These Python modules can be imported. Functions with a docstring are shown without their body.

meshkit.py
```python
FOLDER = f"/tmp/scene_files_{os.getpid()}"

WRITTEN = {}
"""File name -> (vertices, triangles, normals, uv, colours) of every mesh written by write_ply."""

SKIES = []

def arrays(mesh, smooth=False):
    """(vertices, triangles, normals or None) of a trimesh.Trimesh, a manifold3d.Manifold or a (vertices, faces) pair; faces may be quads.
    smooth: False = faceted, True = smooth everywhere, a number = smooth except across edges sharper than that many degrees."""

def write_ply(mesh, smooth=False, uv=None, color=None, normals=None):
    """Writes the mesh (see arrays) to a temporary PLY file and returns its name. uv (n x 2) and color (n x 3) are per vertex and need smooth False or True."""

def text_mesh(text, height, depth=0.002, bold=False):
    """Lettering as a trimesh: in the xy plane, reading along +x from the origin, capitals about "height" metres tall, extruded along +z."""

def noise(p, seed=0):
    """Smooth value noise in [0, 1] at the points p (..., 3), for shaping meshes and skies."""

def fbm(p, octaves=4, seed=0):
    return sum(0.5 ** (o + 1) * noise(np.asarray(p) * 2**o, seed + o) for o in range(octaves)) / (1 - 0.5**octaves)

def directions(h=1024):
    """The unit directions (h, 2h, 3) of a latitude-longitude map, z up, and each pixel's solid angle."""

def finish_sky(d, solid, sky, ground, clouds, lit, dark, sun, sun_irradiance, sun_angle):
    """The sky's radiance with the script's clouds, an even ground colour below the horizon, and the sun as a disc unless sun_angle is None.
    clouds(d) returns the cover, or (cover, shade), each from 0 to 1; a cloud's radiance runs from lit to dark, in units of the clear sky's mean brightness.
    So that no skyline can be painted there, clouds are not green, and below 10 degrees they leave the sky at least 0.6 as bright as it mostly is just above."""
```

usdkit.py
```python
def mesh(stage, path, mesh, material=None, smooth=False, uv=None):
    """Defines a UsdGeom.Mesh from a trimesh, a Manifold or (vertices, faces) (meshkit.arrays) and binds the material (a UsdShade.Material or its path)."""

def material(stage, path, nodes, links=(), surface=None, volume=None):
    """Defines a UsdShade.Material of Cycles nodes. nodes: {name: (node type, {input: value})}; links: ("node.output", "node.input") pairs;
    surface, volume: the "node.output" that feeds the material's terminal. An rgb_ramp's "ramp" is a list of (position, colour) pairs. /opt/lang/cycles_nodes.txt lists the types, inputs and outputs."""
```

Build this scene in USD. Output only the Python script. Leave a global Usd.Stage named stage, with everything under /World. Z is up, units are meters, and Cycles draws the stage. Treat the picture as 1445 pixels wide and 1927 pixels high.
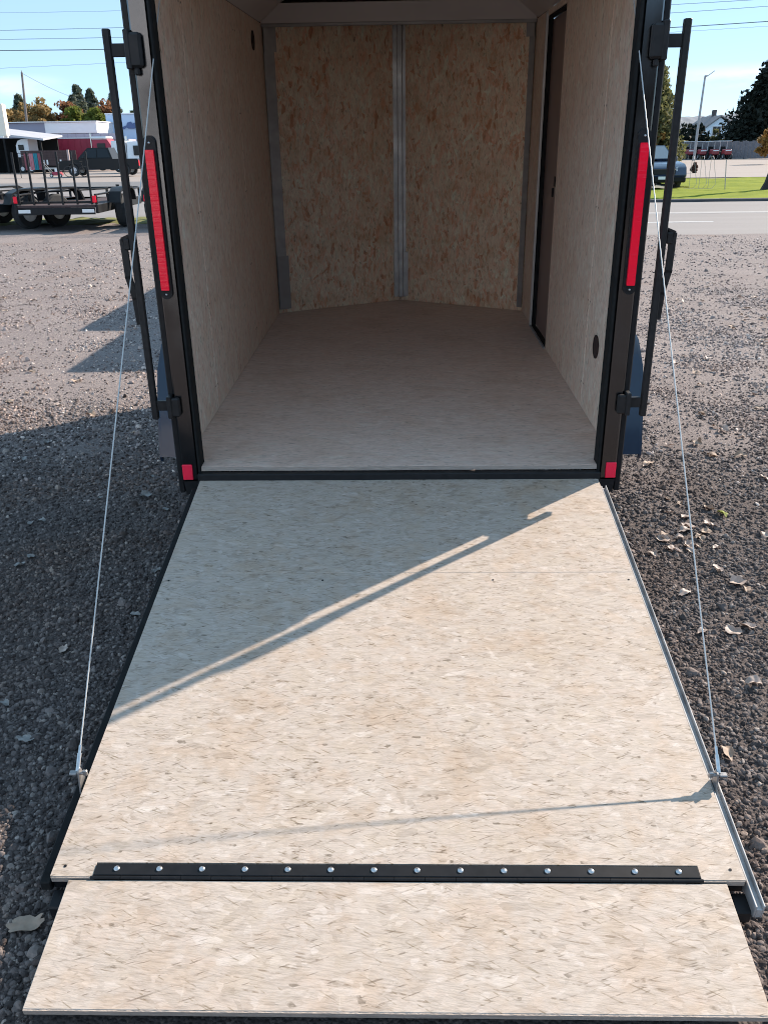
import math, random
import numpy as np, trimesh, usdkit, meshkit
from shapely.geometry import Polygon, box as sbox
from pxr import Usd, UsdGeom, UsdLux, UsdShade, Gf, Sdf, Vt

rng = np.random.default_rng(7)
random.seed(7)
stage = Usd.Stage.CreateInMemory()
UsdGeom.SetStageUpAxis(stage, UsdGeom.Tokens.z)
UsdGeom.SetStageMetersPerUnit(stage, 1.0)
world = UsdGeom.Xform.Define(stage, '/World')
stage.SetDefaultPrim(world.GetPrim())
UsdGeom.Scope.Define(stage, '/World/Looks')

# ------------------------------------------------------------------ camera, sky, sun, exposure
EXPOSURE = 1.15
SKY = 0.097
SUN = 1.1
EYE = (0.026972, -3.243672, 1.631676)
RIGHT, UP, FWD = (0.999698, 0.020573, -0.013449), (0.00434, 0.390858, 0.920441), (-0.024193, 0.920221, -0.390651)
cam = UsdGeom.Camera.Define(stage, '/World/camera')
cam.AddTransformOp().Set(Gf.Matrix4d(*RIGHT, 0, *UP, 0, *(-f for f in FWD), 0, *EYE, 1))
cam.CreateHorizontalApertureAttr(36.0)
cam.CreateVerticalApertureAttr(36.0 * 1024 / 767)
cam.CreateFocalLengthAttr(36.0 * 1623.54 / 1445)
cam.CreateClippingRangeAttr(Gf.Vec2f(0.05, 5000))
cam.CreateExposureAttr(EXPOSURE)

SUNDIR = np.array([1.33, 0.973, 1.01]); SUNDIR /= np.linalg.norm(SUNDIR)
sun_el, sun_az = math.asin(SUNDIR[2]), math.atan2(SUNDIR[0], SUNDIR[1])
dome = UsdLux.DomeLight.Define(stage, '/World/sky')
dome.GetPrim().SetCustomDataByKey('kind', 'structure')
skym = usdkit.material(stage, '/World/Looks/sky_air', {
    'sky': ('sky_texture', {'sky_type': 'single_scattering', 'sun_disc': False, 'sun_elevation': sun_el, 'sun_rotation': sun_az, 'air_density': 0.6, 'aerosol_density': 0.0, 'ozone_density': 1.0}),
    'tc': ('texture_coordinate', {}),
    'sep': ('separate_xyz', {}),
    'mp': ('mapping', {'scale': (9.0, 9.0, 34.0)}),
    'n': ('noise_texture', {'scale': 1.0, 'detail': 5.0, 'roughness': 0.6}),
    'big': ('noise_texture', {'scale': 2.2, 'detail': 1.0}),
    'r': ('rgb_ramp', {'ramp': [(0.0, (0, 0, 0)), (0.46, (0, 0, 0)), (0.62, (1, 1, 1)), (1.0, (1, 1, 1))]}),
    'rb': ('rgb_ramp', {'ramp': [(0.0, (0, 0, 0)), (0.42, (0, 0, 0)), (0.56, (1, 1, 1)), (1.0, (1, 1, 1))]}),
    'lo': ('map_range', {'range_type': 'smoothstep', 'from_min': 0.044, 'from_max': 0.054, 'to_min': 0.0, 'to_max': 1.0, 'clamp': True}),
    'hi': ('map_range', {'range_type': 'smoothstep', 'from_min': 0.060, 'from_max': 0.072, 'to_min': 1.0, 'to_max': 0.0, 'clamp': True}),
    'm1': ('math', {'math_type': 'multiply'}), 'm2': ('math', {'math_type': 'multiply'}), 'm3': ('math', {'math_type': 'multiply'}),
    'm4': ('math', {'math_type': 'multiply', 'value2': 0.75}),
    'veil': ('mix', {'mix_type': 'mix', 'fac': 0.68, 'color2': (2.55, 4.0, 5.45)}),
    'mix': ('mix', {'mix_type': 'mix', 'color2': (6.0, 6.2, 6.6)}),
    'bg': ('background_shader', {'strength': SKY}),
}, [('tc.generated', 'mp.vector'), ('mp.vector', 'n.vector'), ('tc.generated', 'big.vector'), ('tc.generated', 'sep.vector'), ('n.fac', 'r.fac'), ('big.fac', 'rb.fac'),
    ('sep.z', 'lo.value'), ('sep.z', 'hi.value'), ('lo.result', 'm1.value1'), ('hi.result', 'm1.value2'), ('m1.value', 'm2.value1'), ('r.color', 'm2.value2'),
    ('m2.value', 'm3.value1'), ('rb.color', 'm3.value2'), ('m3.value', 'm4.value1'), ('m4.value', 'mix.fac'), ('sky.color', 'veil.color1'), ('veil.color', 'mix.color1'), ('mix.color', 'bg.color')], surface='bg.background')
UsdShade.MaterialBindingAPI.Apply(dome.GetPrim()).Bind(skym)
sun = UsdLux.DistantLight.Define(stage, '/World/sun')
sun.CreateNormalizeAttr(True); sun.CreateIntensityAttr(SUN); sun.CreateAngleAttr(0.53); sun.CreateColorAttr(Gf.Vec3f(1.0, 0.88, 0.76))
zz = SUNDIR; xx = np.cross([0, 0, 1], zz); xx /= np.linalg.norm(xx); yy = np.cross(zz, xx)
sun.AddTransformOp().Set(Gf.Matrix4d(*xx, 0, *yy, 0, *zz, 0, 0, 0, 30, 1))

# ------------------------------------------------------------------ helpers
used = {}
def numbered(parent, name):
    k = used.get((parent, name), -1) + 1
    used[(parent, name)] = k
    return f'{parent}/{name}' if k == 0 else f'{parent}/{name}_{k:03d}'
def path_of(p): return p if isinstance(p, str) else str(p.GetPath())
def tag(prim, label=None, cat=None, group=None, kind=None):
    for k, v in (('label', label), ('category', cat), ('group', group), ('kind', kind)):
        if v: prim.SetCustomDataByKey(k, v)
    return prim
def obj(name, mesh, mat, parent='/World', smooth=30, label=None, cat=None, group=None, kind=None):
    if isinstance(mesh, list): mesh = trimesh.util.concatenate(mesh)
    pr = usdkit.mesh(stage, numbered(path_of(parent), name), mesh, mat, smooth=smooth).GetPrim()
    return tag(pr, label, cat, group, kind)
def thing(name, label, cat, loc=(0, 0, 0), rz=0.0, group=None, rx=0.0):
    x = UsdGeom.Xform.Define(stage, numbered('/World', name))
    x.AddTranslateOp().Set(Gf.Vec3d(*map(float, loc)))
    if rz: x.AddRotateZOp().Set(math.degrees(rz))
    if rx: x.AddRotateXOp().Set(math.degrees(rx))
    return tag(x.GetPrim(), label, cat, group)
def dup(root, loc, rz=0.0, label=None, group=None, scale=None):
    was = root.GetCustomData()
    name = str(root.GetPath()).split('/')[-1]
    x = UsdGeom.Xform.Define(stage, numbered('/World', name))
    x.GetPrim().GetReferences().AddInternalReference(root.GetPath())
    x.ClearXformOpOrder()
    for a in ('xformOp:translate', 'xformOp:rotateZ', 'xformOp:scale'):
        pass
    m = Gf.Matrix4d(1.0)
    s = scale or (1, 1, 1)
    c, n = math.cos(rz), math.sin(rz)
    m = Gf.Matrix4d(c * s[0], n * s[0], 0, 0, -n * s[1], c * s[1], 0, 0, 0, 0, s[2], 0, *map(float, loc), 1)
    x.AddTransformOp(opSuffix='place').Set(m)
    x.GetPrim().SetInstanceable(True)
    return tag(x.GetPrim(), label or was.get('label'), was.get('category'), group or was.get('group'))
def hull(p): return trimesh.convex.convex_hull(np.asarray(p, float))
def bx(x0, x1, y0, y1, z0, z1, b=0.0):
    x0, x1 = min(x0, x1), max(x0, x1); y0, y1 = min(y0, y1), max(y0, y1); z0, z1 = min(z0, z1), max(z0, z1)
    if b <= 0:
        m = trimesh.creation.box([x1 - x0, y1 - y0, z1 - z0]); m.apply_translation([(x0 + x1) / 2, (y0 + y1) / 2, (z0 + z1) / 2]); return m
    b = min(b, (x1 - x0) * .49, (y1 - y0) * .49, (z1 - z0) * .49)
    P = []
    for sx in (0, 1):
        for sy in (0, 1):
            for sz in (0, 1):
                cx, cy, cz = (x1 if sx else x0), (y1 if sy else y0), (z1 if sz else z0)
                dx, dy, dz = (-b if sx else b), (-b if sy else b), (-b if sz else b)
                P += [(cx, cy + dy, cz + dz), (cx + dx, cy, cz + dz), (cx + dx, cy + dy, cz)]
    return hull(P)
def cyl(p, q, r, n=16):
    return trimesh.creation.cylinder(radius=r, segment=[p, q], sections=n)
def tube(pts, r, n=8):
    pts = np.asarray(pts, float)
    rr = np.full(len(pts), r) if np.ndim(r) == 0 else np.asarray(r, float)
    T = np.gradient(pts, axis=0); T /= np.linalg.norm(T, axis=1, keepdims=True)
    ref = np.array([0, 0, 1.0]) if abs(T[0][2]) < .9 else np.array([1.0, 0, 0])
    V = []
    for p, t, q in zip(pts, T, rr):
        a = np.cross(t, ref); a /= np.linalg.norm(a); b = np.cross(t, a)
        an = np.arange(n) * 2 * np.pi / n
        V.append(p + q * (np.cos(an)[:, None] * a + np.sin(an)[:, None] * b))
    V = np.vstack(V); F = []
    for i in range(len(pts) - 1):
        for j in range(n):
            a, b = i * n + j, i * n + (j + 1) % n
            F += [(a, a + n, b), (b, a + n, b + n)]
    k = len(V); V = np.vstack([V, pts[0], pts[-1]])
    for j in range(n):
        F += [(k, j, (j + 1) % n), (k + 1, (len(pts) - 1) * n + (j + 1) % n, (len(pts) - 1) * n + j)]
    m = trimesh.Trimesh(V, F, process=False); m.fix_normals(); return m
def flatbar(pts, w, t):
    """A flat bar following points in the xz plane: w wide in the plane, t thick along y."""
    P = [bx(-w / 2, w / 2, -t / 2, t / 2, 0, 1) for _ in ()]
    out = []
    for a, b in zip(pts[:-1], pts[1:]):
        a, b = np.array(a, float), np.array(b, float)
        d = (b - a) / np.linalg.norm(b - a); n = np.array([-d[2], 0, d[0]])
        q = []
        for e in (a - d * w * .18, b + d * w * .18):
            for s in (-1, 1):
                for y in (-t / 2, t / 2): q.append(e + n * s * w / 2 + np.array([0, y, 0]))
        out.append(hull(q))
    return out
def extr(poly, h, z0=0.0):
    m = trimesh.creation.extrude_polygon(poly if isinstance(poly, Polygon) else Polygon(poly), h, engine='earcut'); m.apply_translation([0, 0, z0]); return m
def prism_x(profile_yz, x0, x1):
    """A profile in (y, z) extruded along x."""
    m = extr(Polygon(profile_yz), x1 - x0)
    v = m.vertices.copy(); m.vertices = np.stack([v[:, 2] + x0, v[:, 0], v[:, 1]], 1); m.fix_normals(); return m
def prism_y(profile_xz, y0, y1):
    m = extr(Polygon(profile_xz), y1 - y0)
    v = m.vertices.copy(); m.vertices = np.stack([v[:, 0], v[:, 2] + y0, v[:, 1]], 1); m.fix_normals(); return m
def mat4(R=None, t=(0, 0, 0)):
    M = np.eye(4)
    if R is not None: M[:3, :3] = R
    M[:3, 3] = t; return M
def rotx(a): return np.array([[1, 0, 0], [0, math.cos(a), -math.sin(a)], [0, math.sin(a), math.cos(a)]])
def rotz(a): return np.array([[math.cos(a), -math.sin(a), 0], [math.sin(a), math.cos(a), 0], [0, 0, 1]])
def moved(m, M):
    m = m.copy(); m.apply_transform(M); return m

# ------------------------------------------------------------------ materials
LK = '/World/Looks/'
def pbr(name, color, rough=0.5, metal=0.0, var=0.0, vscale=8.0, bump=0.0, bscale=60.0, spec=0.5, coat=0.0, color2=None, detail=4.0, stretch=(1, 1, 1), rvar=0.0, transl=0.0):
    c = np.array(color, float)
    lo = tuple(c * (1 - var)) if color2 is None else tuple(color)
    hi = tuple(np.minimum(c * (1 + var), 1)) if color2 is None else tuple(color2)
    N = {'tc': ('texture_coordinate', {}), 'mp': ('mapping', {'scale': stretch}),
         'p': ('principled_bsdf', {'base_color': tuple(color), 'roughness': rough, 'metallic': metal, 'specular_ior_level': spec, 'coat_weight': coat, 'coat_roughness': 0.08})}
    Ls = [('tc.object', 'mp.vector')]
    if var > 0 or color2 is not None:
        N['n'] = ('noise_texture', {'scale': vscale, 'detail': detail, 'roughness': 0.6})
        N['r'] = ('rgb_ramp', {'ramp': [(0.0, lo), (0.3, lo), (0.7, hi), (1.0, hi)]})
        Ls += [('mp.vector', 'n.vector'), ('n.fac', 'r.fac'), ('r.color', 'p.base_color')]
    if bump > 0:
        N['bn'] = ('noise_texture', {'scale': bscale, 'detail': 3.0})
        N['b'] = ('bump', {'strength': bump, 'distance': 0.01})
        Ls += [('mp.vector', 'bn.vector'), ('bn.fac', 'b.height'), ('b.normal', 'p.normal')]
    if rvar > 0:
        N['rn'] = ('noise_texture', {'scale': 5.0, 'detail': 5.0})
        N['rr'] = ('map_range', {'from_min': 0.3, 'from_max': 0.7, 'to_min': max(rough - rvar, 0.02), 'to_max': min(rough + rvar, 1.0), 'clamp': True})
        Ls += [('mp.vector', 'rn.vector'), ('rn.fac', 'rr.value'), ('rr.result', 'p.roughness')]
    surf = 'p.BSDF'
    if transl > 0:
        N['t'] = ('translucent_bsdf', {'color': tuple(c)}); N['mx'] = ('mix_closure', {'fac': transl})
        if 'r' in N: Ls.append(('r.color', 't.color'))
        Ls += [('p.BSDF', 'mx.closure1'), ('t.BSDF', 'mx.closure2')]; surf = 'mx.closure'
    return usdkit.material(stage, LK + name, N, Ls, surface=surf)

def osb(name, ax, tones, along=0.0, stain=(0.5, 0.4, 0.3), stain_amt=0.35, rough=0.62, flake=0.6, dark=0.6, bump=0.25, size=1.0, chips=0.6, blotch=0.5, scuff=0.0, warm=((.97, .90, .82), (1, 1, 1), (1.0, .975, .92))):
    """Oriented strand board: overlapping ragged strands in several layers, streaky grain, fine dark slivers, pale chips, blotchy colour."""
    N, Ls = {}, []
    def node(k, kind, **v): N[k] = (kind, v)
    def link(*p):
        for x in p: Ls.append(tuple(x.split('>')))
    node('tc', 'texture_coordinate'); node('sp', 'separate_xyz'); node('cb', 'combine_xyz'); node('p', 'principled_bsdf', roughness=rough, specular_ior_level=.3)
    link('tc.object>sp.vector', f'sp.{ax[0]}>cb.x', f'sp.{ax[1]}>cb.y')
    # two warps: a slow one bends the strands, a fast one frays their edges
    node('w1', 'noise_texture', scale=7.0 / size, detail=2.0); node('w1m', 'vector_math', math_type='multiply_add', vector2=(.012 * size, .016 * size, 0), vector3=(0, 0, 0))
    node('w2', 'noise_texture', scale=75.0 / size, detail=4.0, roughness=.7); node('w2m', 'vector_math', math_type='multiply_add', vector2=(.016 * size, .006 * size, 0), vector3=(0, 0, 0))
    node('wa', 'vector_math', math_type='add'); node('wb', 'vector_math', math_type='add'); node('rot', 'mapping', rotation=(0, 0, along))
    link('cb.vector>rot.vector', 'rot.vector>w1.vector', 'w1.color>w1m.vector1', 'rot.vector>w2.vector', 'w2.color>w2m.vector1', 'rot.vector>wa.vector1', 'w1m.vector>wa.vector2', 'wa.vector>wb.vector1', 'w2m.vector>wb.vector2')
    prev, hgt = None, None
    layers = [(.05, 15, 55, 0), (-.30, 19, 70, .45), (.38, 16, 62, .55), (1.15, 24, 80, .78), (-.8, 22, 75, .74), (.15, 28, 120, .62), (-.12, 18, 66, .66)]
    for i, (an, sx, sy, th) in enumerate(layers):
        node(f'ro{i}', 'mapping', rotation=(0, 0, an), location=(3.7 * i, 1.9 * i, 0)); node(f'sc{i}', 'mapping', scale=(sx / size, sy / size, 1))
        node(f'v{i}', 'voronoi_texture', dimensions='2D', feature='f1', scale=1.0); node(f's{i}', 'separate_color'); node(f'r{i}', 'rgb_ramp', ramp=tones)
        link(f'wb.vector>ro{i}.vector', f'ro{i}.vector>sc{i}.vector', f'sc{i}.vector>v{i}.vector', f'v{i}.color>s{i}.color', f's{i}.r>r{i}.fac')
        if prev is None: prev, hgt = f'r{i}.color', f's{i}.b'
        else:
            node(f'g{i}', 'map_range', from_min=th - .04, from_max=th + .10, to_min=0.0, to_max=flake, clamp=True); node(f'm{i}', 'mix', mix_type='mix'); node(f'h{i}', 'mix', mix_type='mix')
            link(f's{i}.g>g{i}.value', f'g{i}.result>m{i}.fac', f'{prev}>m{i}.color1', f'r{i}.color>m{i}.color2', f'g{i}.result>h{i}.fac', f'{hgt}>h{i}.color1', f's{i}.b>h{i}.color2')
            prev, hgt = f'm{i}.color', f'h{i}.color'
    # streaky grain at two angles
    for k, (an, sx, sy, lo, fac) in enumerate([(.06, 22, 330, .70, .8), (-.22, 14, 170, .80, .7), (.33, 30, 260, .80, .55)]):
        node(f'gr{k}', 'mapping', rotation=(0, 0, an), location=(k * 2.2, k * 3.1, 0)); node(f'gs{k}', 'mapping', scale=(sx / size, sy / size, 1)); node(f'gn{k}', 'noise_texture', scale=1.0, detail=4.0, roughness=.7)
        node(f'gc{k}', 'rgb_ramp', ramp=[(0, (lo * .8, lo * .77, lo * .72)), (.34, (lo, lo * .985, lo * .96)), (.52, (.98, .978, .97)), (1, (1.04, 1.04, 1.035))]); node(f'gx{k}', 'mix', mix_type='multiply', fac=fac)
        link(f'wa.vector>gr{k}.vector', f'gr{k}.vector>gs{k}.vector', f'gs{k}.vector>gn{k}.vector', f'gn{k}.fac>gc{k}.fac', f'{prev}>gx{k}.color1', f'gc{k}.color>gx{k}.color2'); prev = f'gx{k}.color'
    # fine dark slivers, each only partly inked so that they break up
    node('kn', 'noise_texture', scale=55.0 / size, detail=3.0); node('kr_', 'map_range', from_min=.42, from_max=.60, to_min=0.0, to_max=1.0, clamp=True); link('rot.vector>kn.vector', 'kn.fac>kr_.value')
    for k, (sx, sy, an, th, col) in enumerate([(22, 420, .08, .955, (.17, .12, .075)), (34, 560, -.38, .955, (.13, .095, .065)), (26, 480, .45, .965, (.20, .15, .09)), (60, 160, .1, .988, (.12, .09, .06))]):
        node(f'kr{k}', 'mapping', rotation=(0, 0, an), location=(1.3 + k, 5.1 * k, 0)); node(f'ks{k}', 'mapping', scale=(sx / size, sy / size, 1)); node(f'kv{k}', 'voronoi_texture', dimensions='2D', feature='f1', scale=1.0)
        node(f'kc{k}', 'separate_color'); node(f'kg{k}', 'math', math_type='greater_than', value2=th); node(f'km{k}', 'math', math_type='multiply', value2=dark); node(f'kp{k}', 'math', math_type='multiply'); node(f'kx{k}', 'mix', mix_type='mix', color2=col)
        link(f'wa.vector>kr{k}.vector', f'kr{k}.vector>ks{k}.vector', f'ks{k}.vector>kv{k}.vector', f'kv{k}.color>kc{k}.color', f'kc{k}.g>kg{k}.value1', f'kg{k}.value>km{k}.value1', f'km{k}.value>kp{k}.value1', 'kr_.result>' + f'kp{k}.value2', f'kp{k}.value>kx{k}.fac', f'{prev}>kx{k}.color1'); prev = f'kx{k}.color'
    # pale ragged chips
    for k, (sx, sy, an, th) in enumerate([(36, 110, .3, .965), (55, 140, -.5, .972), (85, 95, .9, .980)]):
        node(f'cr{k}', 'mapping', rotation=(0, 0, an), location=(7.3 + k, 2.1 * k, 0)); node(f'cs{k}', 'mapping', scale=(sx / size, sy / size, 1)); node(f'cv{k}', 'voronoi_texture', dimensions='2D', feature='f1', scale=1.0)
        node(f'cc{k}', 'separate_color'); node(f'cg{k}', 'map_range', from_min=th, from_max=1.0, to_min=0.0, to_max=chips, clamp=True); node(f'cx{k}', 'mix', mix_type='mix', color2=tuple(min(c * 1.06, .9) for c in tones[-1][1]))
        link(f'wb.vector>cr{k}.vector', f'cr{k}.vector>cs{k}.vector', f'cs{k}.vector>cv{k}.vector', f'cv{k}.color>cc{k}.color', f'cc{k}.r>cg{k}.value', f'cg{k}.result>cx{k}.fac', f'{prev}>cx{k}.color1'); prev = f'cx{k}.color'
    if scuff > 0:
        node('u1', 'mapping', scale=(34, 3.2, 1), location=(.4, .9, 0)); node('un', 'noise_texture', scale=1.0, detail=6.0, roughness=.75); node('ur', 'map_range', from_min=.66, from_max=.76, to_min=0.0, to_max=scuff, clamp=True); node('ux', 'mix', mix_type='mix', color2=(.74, .70, .63))
        node('u2', 'mapping', scale=(2.5, 60, 1), rotation=(0, 0, .5)); node('u2n', 'noise_texture', scale=1.0, detail=5.0, roughness=.7); node('u2r', 'map_range', from_min=.70, from_max=.78, to_min=0.0, to_max=scuff * .8, clamp=True); node('u2x', 'mix', mix_type='mix', color2=(.30, .25, .20))
        link('cb.vector>u1.vector', 'u1.vector>un.vector', 'un.fac>ur.value', 'ur.result>ux.fac', f'{prev}>ux.color1', 'cb.vector>u2.vector', 'u2.vector>u2n.vector', 'u2n.fac>u2r.value', 'u2r.result>u2x.fac', 'ux.color>u2x.color1'); prev = 'u2x.color'
    # blotches of tint (hand size), broad stains
    node('bn', 'noise_texture', scale=11.0, detail=4.0, roughness=.6); node('bt', 'separate_color'); node('br', 'rgb_ramp', ramp=[(0, warm[0]), (.36, warm[0]), (.52, warm[1]), (.66, warm[2]), (1, warm[2])]); node('bx_', 'mix', mix_type='multiply', fac=blotch)
    node('sn', 'noise_texture', scale=2.6, detail=5.0, roughness=.62); node('sr', 'map_range', from_min=.50, from_max=.70, to_min=0.0, to_max=stain_amt, clamp=True); node('sx', 'mix', mix_type='multiply', color2=stain)
    node('dn', 'noise_texture', scale=38.0, detail=6.0, roughness=.75); node('dr', 'rgb_ramp', ramp=[(0, (.80, .79, .77)), (.38, (.92, .915, .905)), (.6, (1, 1, 1)), (1, (1.03, 1.03, 1.03))]); node('dx', 'mix', mix_type='multiply', fac=.7)
    link('cb.vector>bn.vector', 'bn.color>bt.color', 'bt.g>br.fac', f'{prev}>bx_.color1', 'br.color>bx_.color2', 'cb.vector>sn.vector', 'sn.fac>sr.value', 'sr.result>sx.fac', 'bx_.color>sx.color1', 'cb.vector>dn.vector', 'dn.fac>dr.fac', 'sx.color>dx.color1', 'dr.color>dx.color2', 'dx.color>p.base_color')
    node('bp', 'bump', strength=bump, distance=.0022); node('hm', 'math', math_type='add'); link(f'{hgt}>hm.value1', 'gn0.fac>hm.value2', 'hm.value>bp.height', 'bp.normal>p.normal')
    return usdkit.material(stage, LK + name, N, Ls, surface='p.BSDF')

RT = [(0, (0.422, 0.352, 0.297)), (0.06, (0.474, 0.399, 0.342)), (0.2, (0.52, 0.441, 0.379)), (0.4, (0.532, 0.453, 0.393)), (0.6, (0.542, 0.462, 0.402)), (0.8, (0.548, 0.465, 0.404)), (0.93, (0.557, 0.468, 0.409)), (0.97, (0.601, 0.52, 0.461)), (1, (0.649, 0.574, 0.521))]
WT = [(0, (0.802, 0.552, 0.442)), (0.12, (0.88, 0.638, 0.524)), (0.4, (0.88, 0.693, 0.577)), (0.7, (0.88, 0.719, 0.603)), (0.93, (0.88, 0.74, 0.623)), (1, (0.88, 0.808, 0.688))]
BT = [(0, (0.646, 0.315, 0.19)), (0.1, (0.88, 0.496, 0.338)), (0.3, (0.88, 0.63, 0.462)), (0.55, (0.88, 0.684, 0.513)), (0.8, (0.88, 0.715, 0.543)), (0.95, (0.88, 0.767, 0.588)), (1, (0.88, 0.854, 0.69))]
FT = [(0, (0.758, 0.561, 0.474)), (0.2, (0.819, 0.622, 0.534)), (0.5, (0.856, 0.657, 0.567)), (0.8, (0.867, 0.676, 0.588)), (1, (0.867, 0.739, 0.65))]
M = {}
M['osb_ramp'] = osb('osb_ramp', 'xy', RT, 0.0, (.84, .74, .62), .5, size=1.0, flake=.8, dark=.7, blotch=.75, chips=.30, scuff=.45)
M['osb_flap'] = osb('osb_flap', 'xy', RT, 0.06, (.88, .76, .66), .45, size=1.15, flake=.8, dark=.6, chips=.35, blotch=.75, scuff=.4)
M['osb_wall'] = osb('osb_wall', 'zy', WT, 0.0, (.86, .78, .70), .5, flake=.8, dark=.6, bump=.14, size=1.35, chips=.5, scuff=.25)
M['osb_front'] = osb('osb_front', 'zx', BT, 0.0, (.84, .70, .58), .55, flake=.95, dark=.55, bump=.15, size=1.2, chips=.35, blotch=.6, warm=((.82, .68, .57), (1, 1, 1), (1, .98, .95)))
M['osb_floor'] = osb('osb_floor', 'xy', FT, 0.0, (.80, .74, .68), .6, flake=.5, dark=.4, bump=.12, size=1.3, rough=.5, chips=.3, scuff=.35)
M['osb_edge'] = pbr('osb_edge', (.40, .33, .28), .8, var=.25, vscale=60, bump=.5, bscale=220, stretch=(.3, 1, 6))
M['post_metal'] = pbr('post_metal', (.135, .14, .147), .16, metal=1.0, rvar=.07)
M['black_paint'] = pbr('black_paint', (.010, .010, .011), .45, var=.3, vscale=30, rvar=.1, spec=.25)
M['fender_sky_tint'] = pbr('fender_sky_tint', (.008, .020, .042), .25, coat=.3, rvar=.05)  # black fenders; the blue of reflected sky is put into the base colour
M['black_gloss'] = pbr('black_gloss', (.010, .011, .013), .22, coat=.25, rvar=.05)
M['black_rubber'] = pbr('black_rubber', (.010, .010, .010), .75, var=.3, vscale=40, bump=.2, spec=.2)
M['rod_paint'] = pbr('rod_paint', (.014, .0125, .0125), .5, var=.35, vscale=40, rvar=.12, spec=.3)
M['galv'] = pbr('galv', (.33, .32, .315), .45, metal=.85, var=.16, vscale=14, rvar=.1)
M['galv_dull'] = pbr('galv_dull', (.30, .28, .27), .5, metal=.5, var=.12, vscale=10, rvar=.1)
M['alu'] = pbr('alu', (.36, .36, .36), .5, metal=.5, var=.25, vscale=18, rvar=.08)
M['alu_white'] = pbr('alu_white', (.50, .47, .45), .4, metal=.3, var=.05, vscale=12)
M['cable_steel'] = pbr('cable_steel', (.50, .50, .49), .45, metal=.25, var=.25, vscale=400)
M['zinc'] = pbr('zinc', (.55, .55, .55), .25, metal=.9, var=.15, vscale=100)
M['red_lens'] = pbr('red_lens', (.95, .005, .032), .2, coat=.2, spec=.4, bump=.25, bscale=8, stretch=(1, 1, 12))
M['red_reflector'] = pbr('red_reflector', (.88, .012, .055), .3, bump=.3, bscale=300)
M['door_panel'] = pbr('door_panel', (.20, .135, .12), .42, var=.06, vscale=3)
M['cove'] = pbr('cove', (.50, .45, .43), .6, var=.05, vscale=4)
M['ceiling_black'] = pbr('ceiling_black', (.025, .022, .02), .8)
M['hole_dark'] = pbr('hole_dark', (.03, .013, .01), .85)
M['tyre'] = pbr('tyre', (.018, .018, .019), .75, var=.35, vscale=25, bump=.25, bscale=90)
M['rim_white'] = pbr('rim_white', (.62, .62, .62), .35, metal=.3, var=.1, vscale=10)
M['blackout_glass'] = pbr('blackout_glass', (.010, .012, .014), .08, spec=.3)
M['windscreen'] = pbr('windscreen', (.10, .13, .15), .05, spec=1.0, coat=1.0)
M['white_paint'] = pbr('white_paint', (.78, .78, .76), .45, var=.05, vscale=2)
M['pale_tape'] = pbr('pale_tape', (.75, .72, .70), .4)

# ------------------------------------------------------------------ ground, roads
def sheet(poly, z, name, mat, **k):
    m = trimesh.creation.extrude_polygon(Polygon(poly), 0.01, engine='earcut'); m.apply_translation([0, 0, z - 0.01])
    return obj(name, m, mat, smooth=False, kind='structure', **k)

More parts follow.
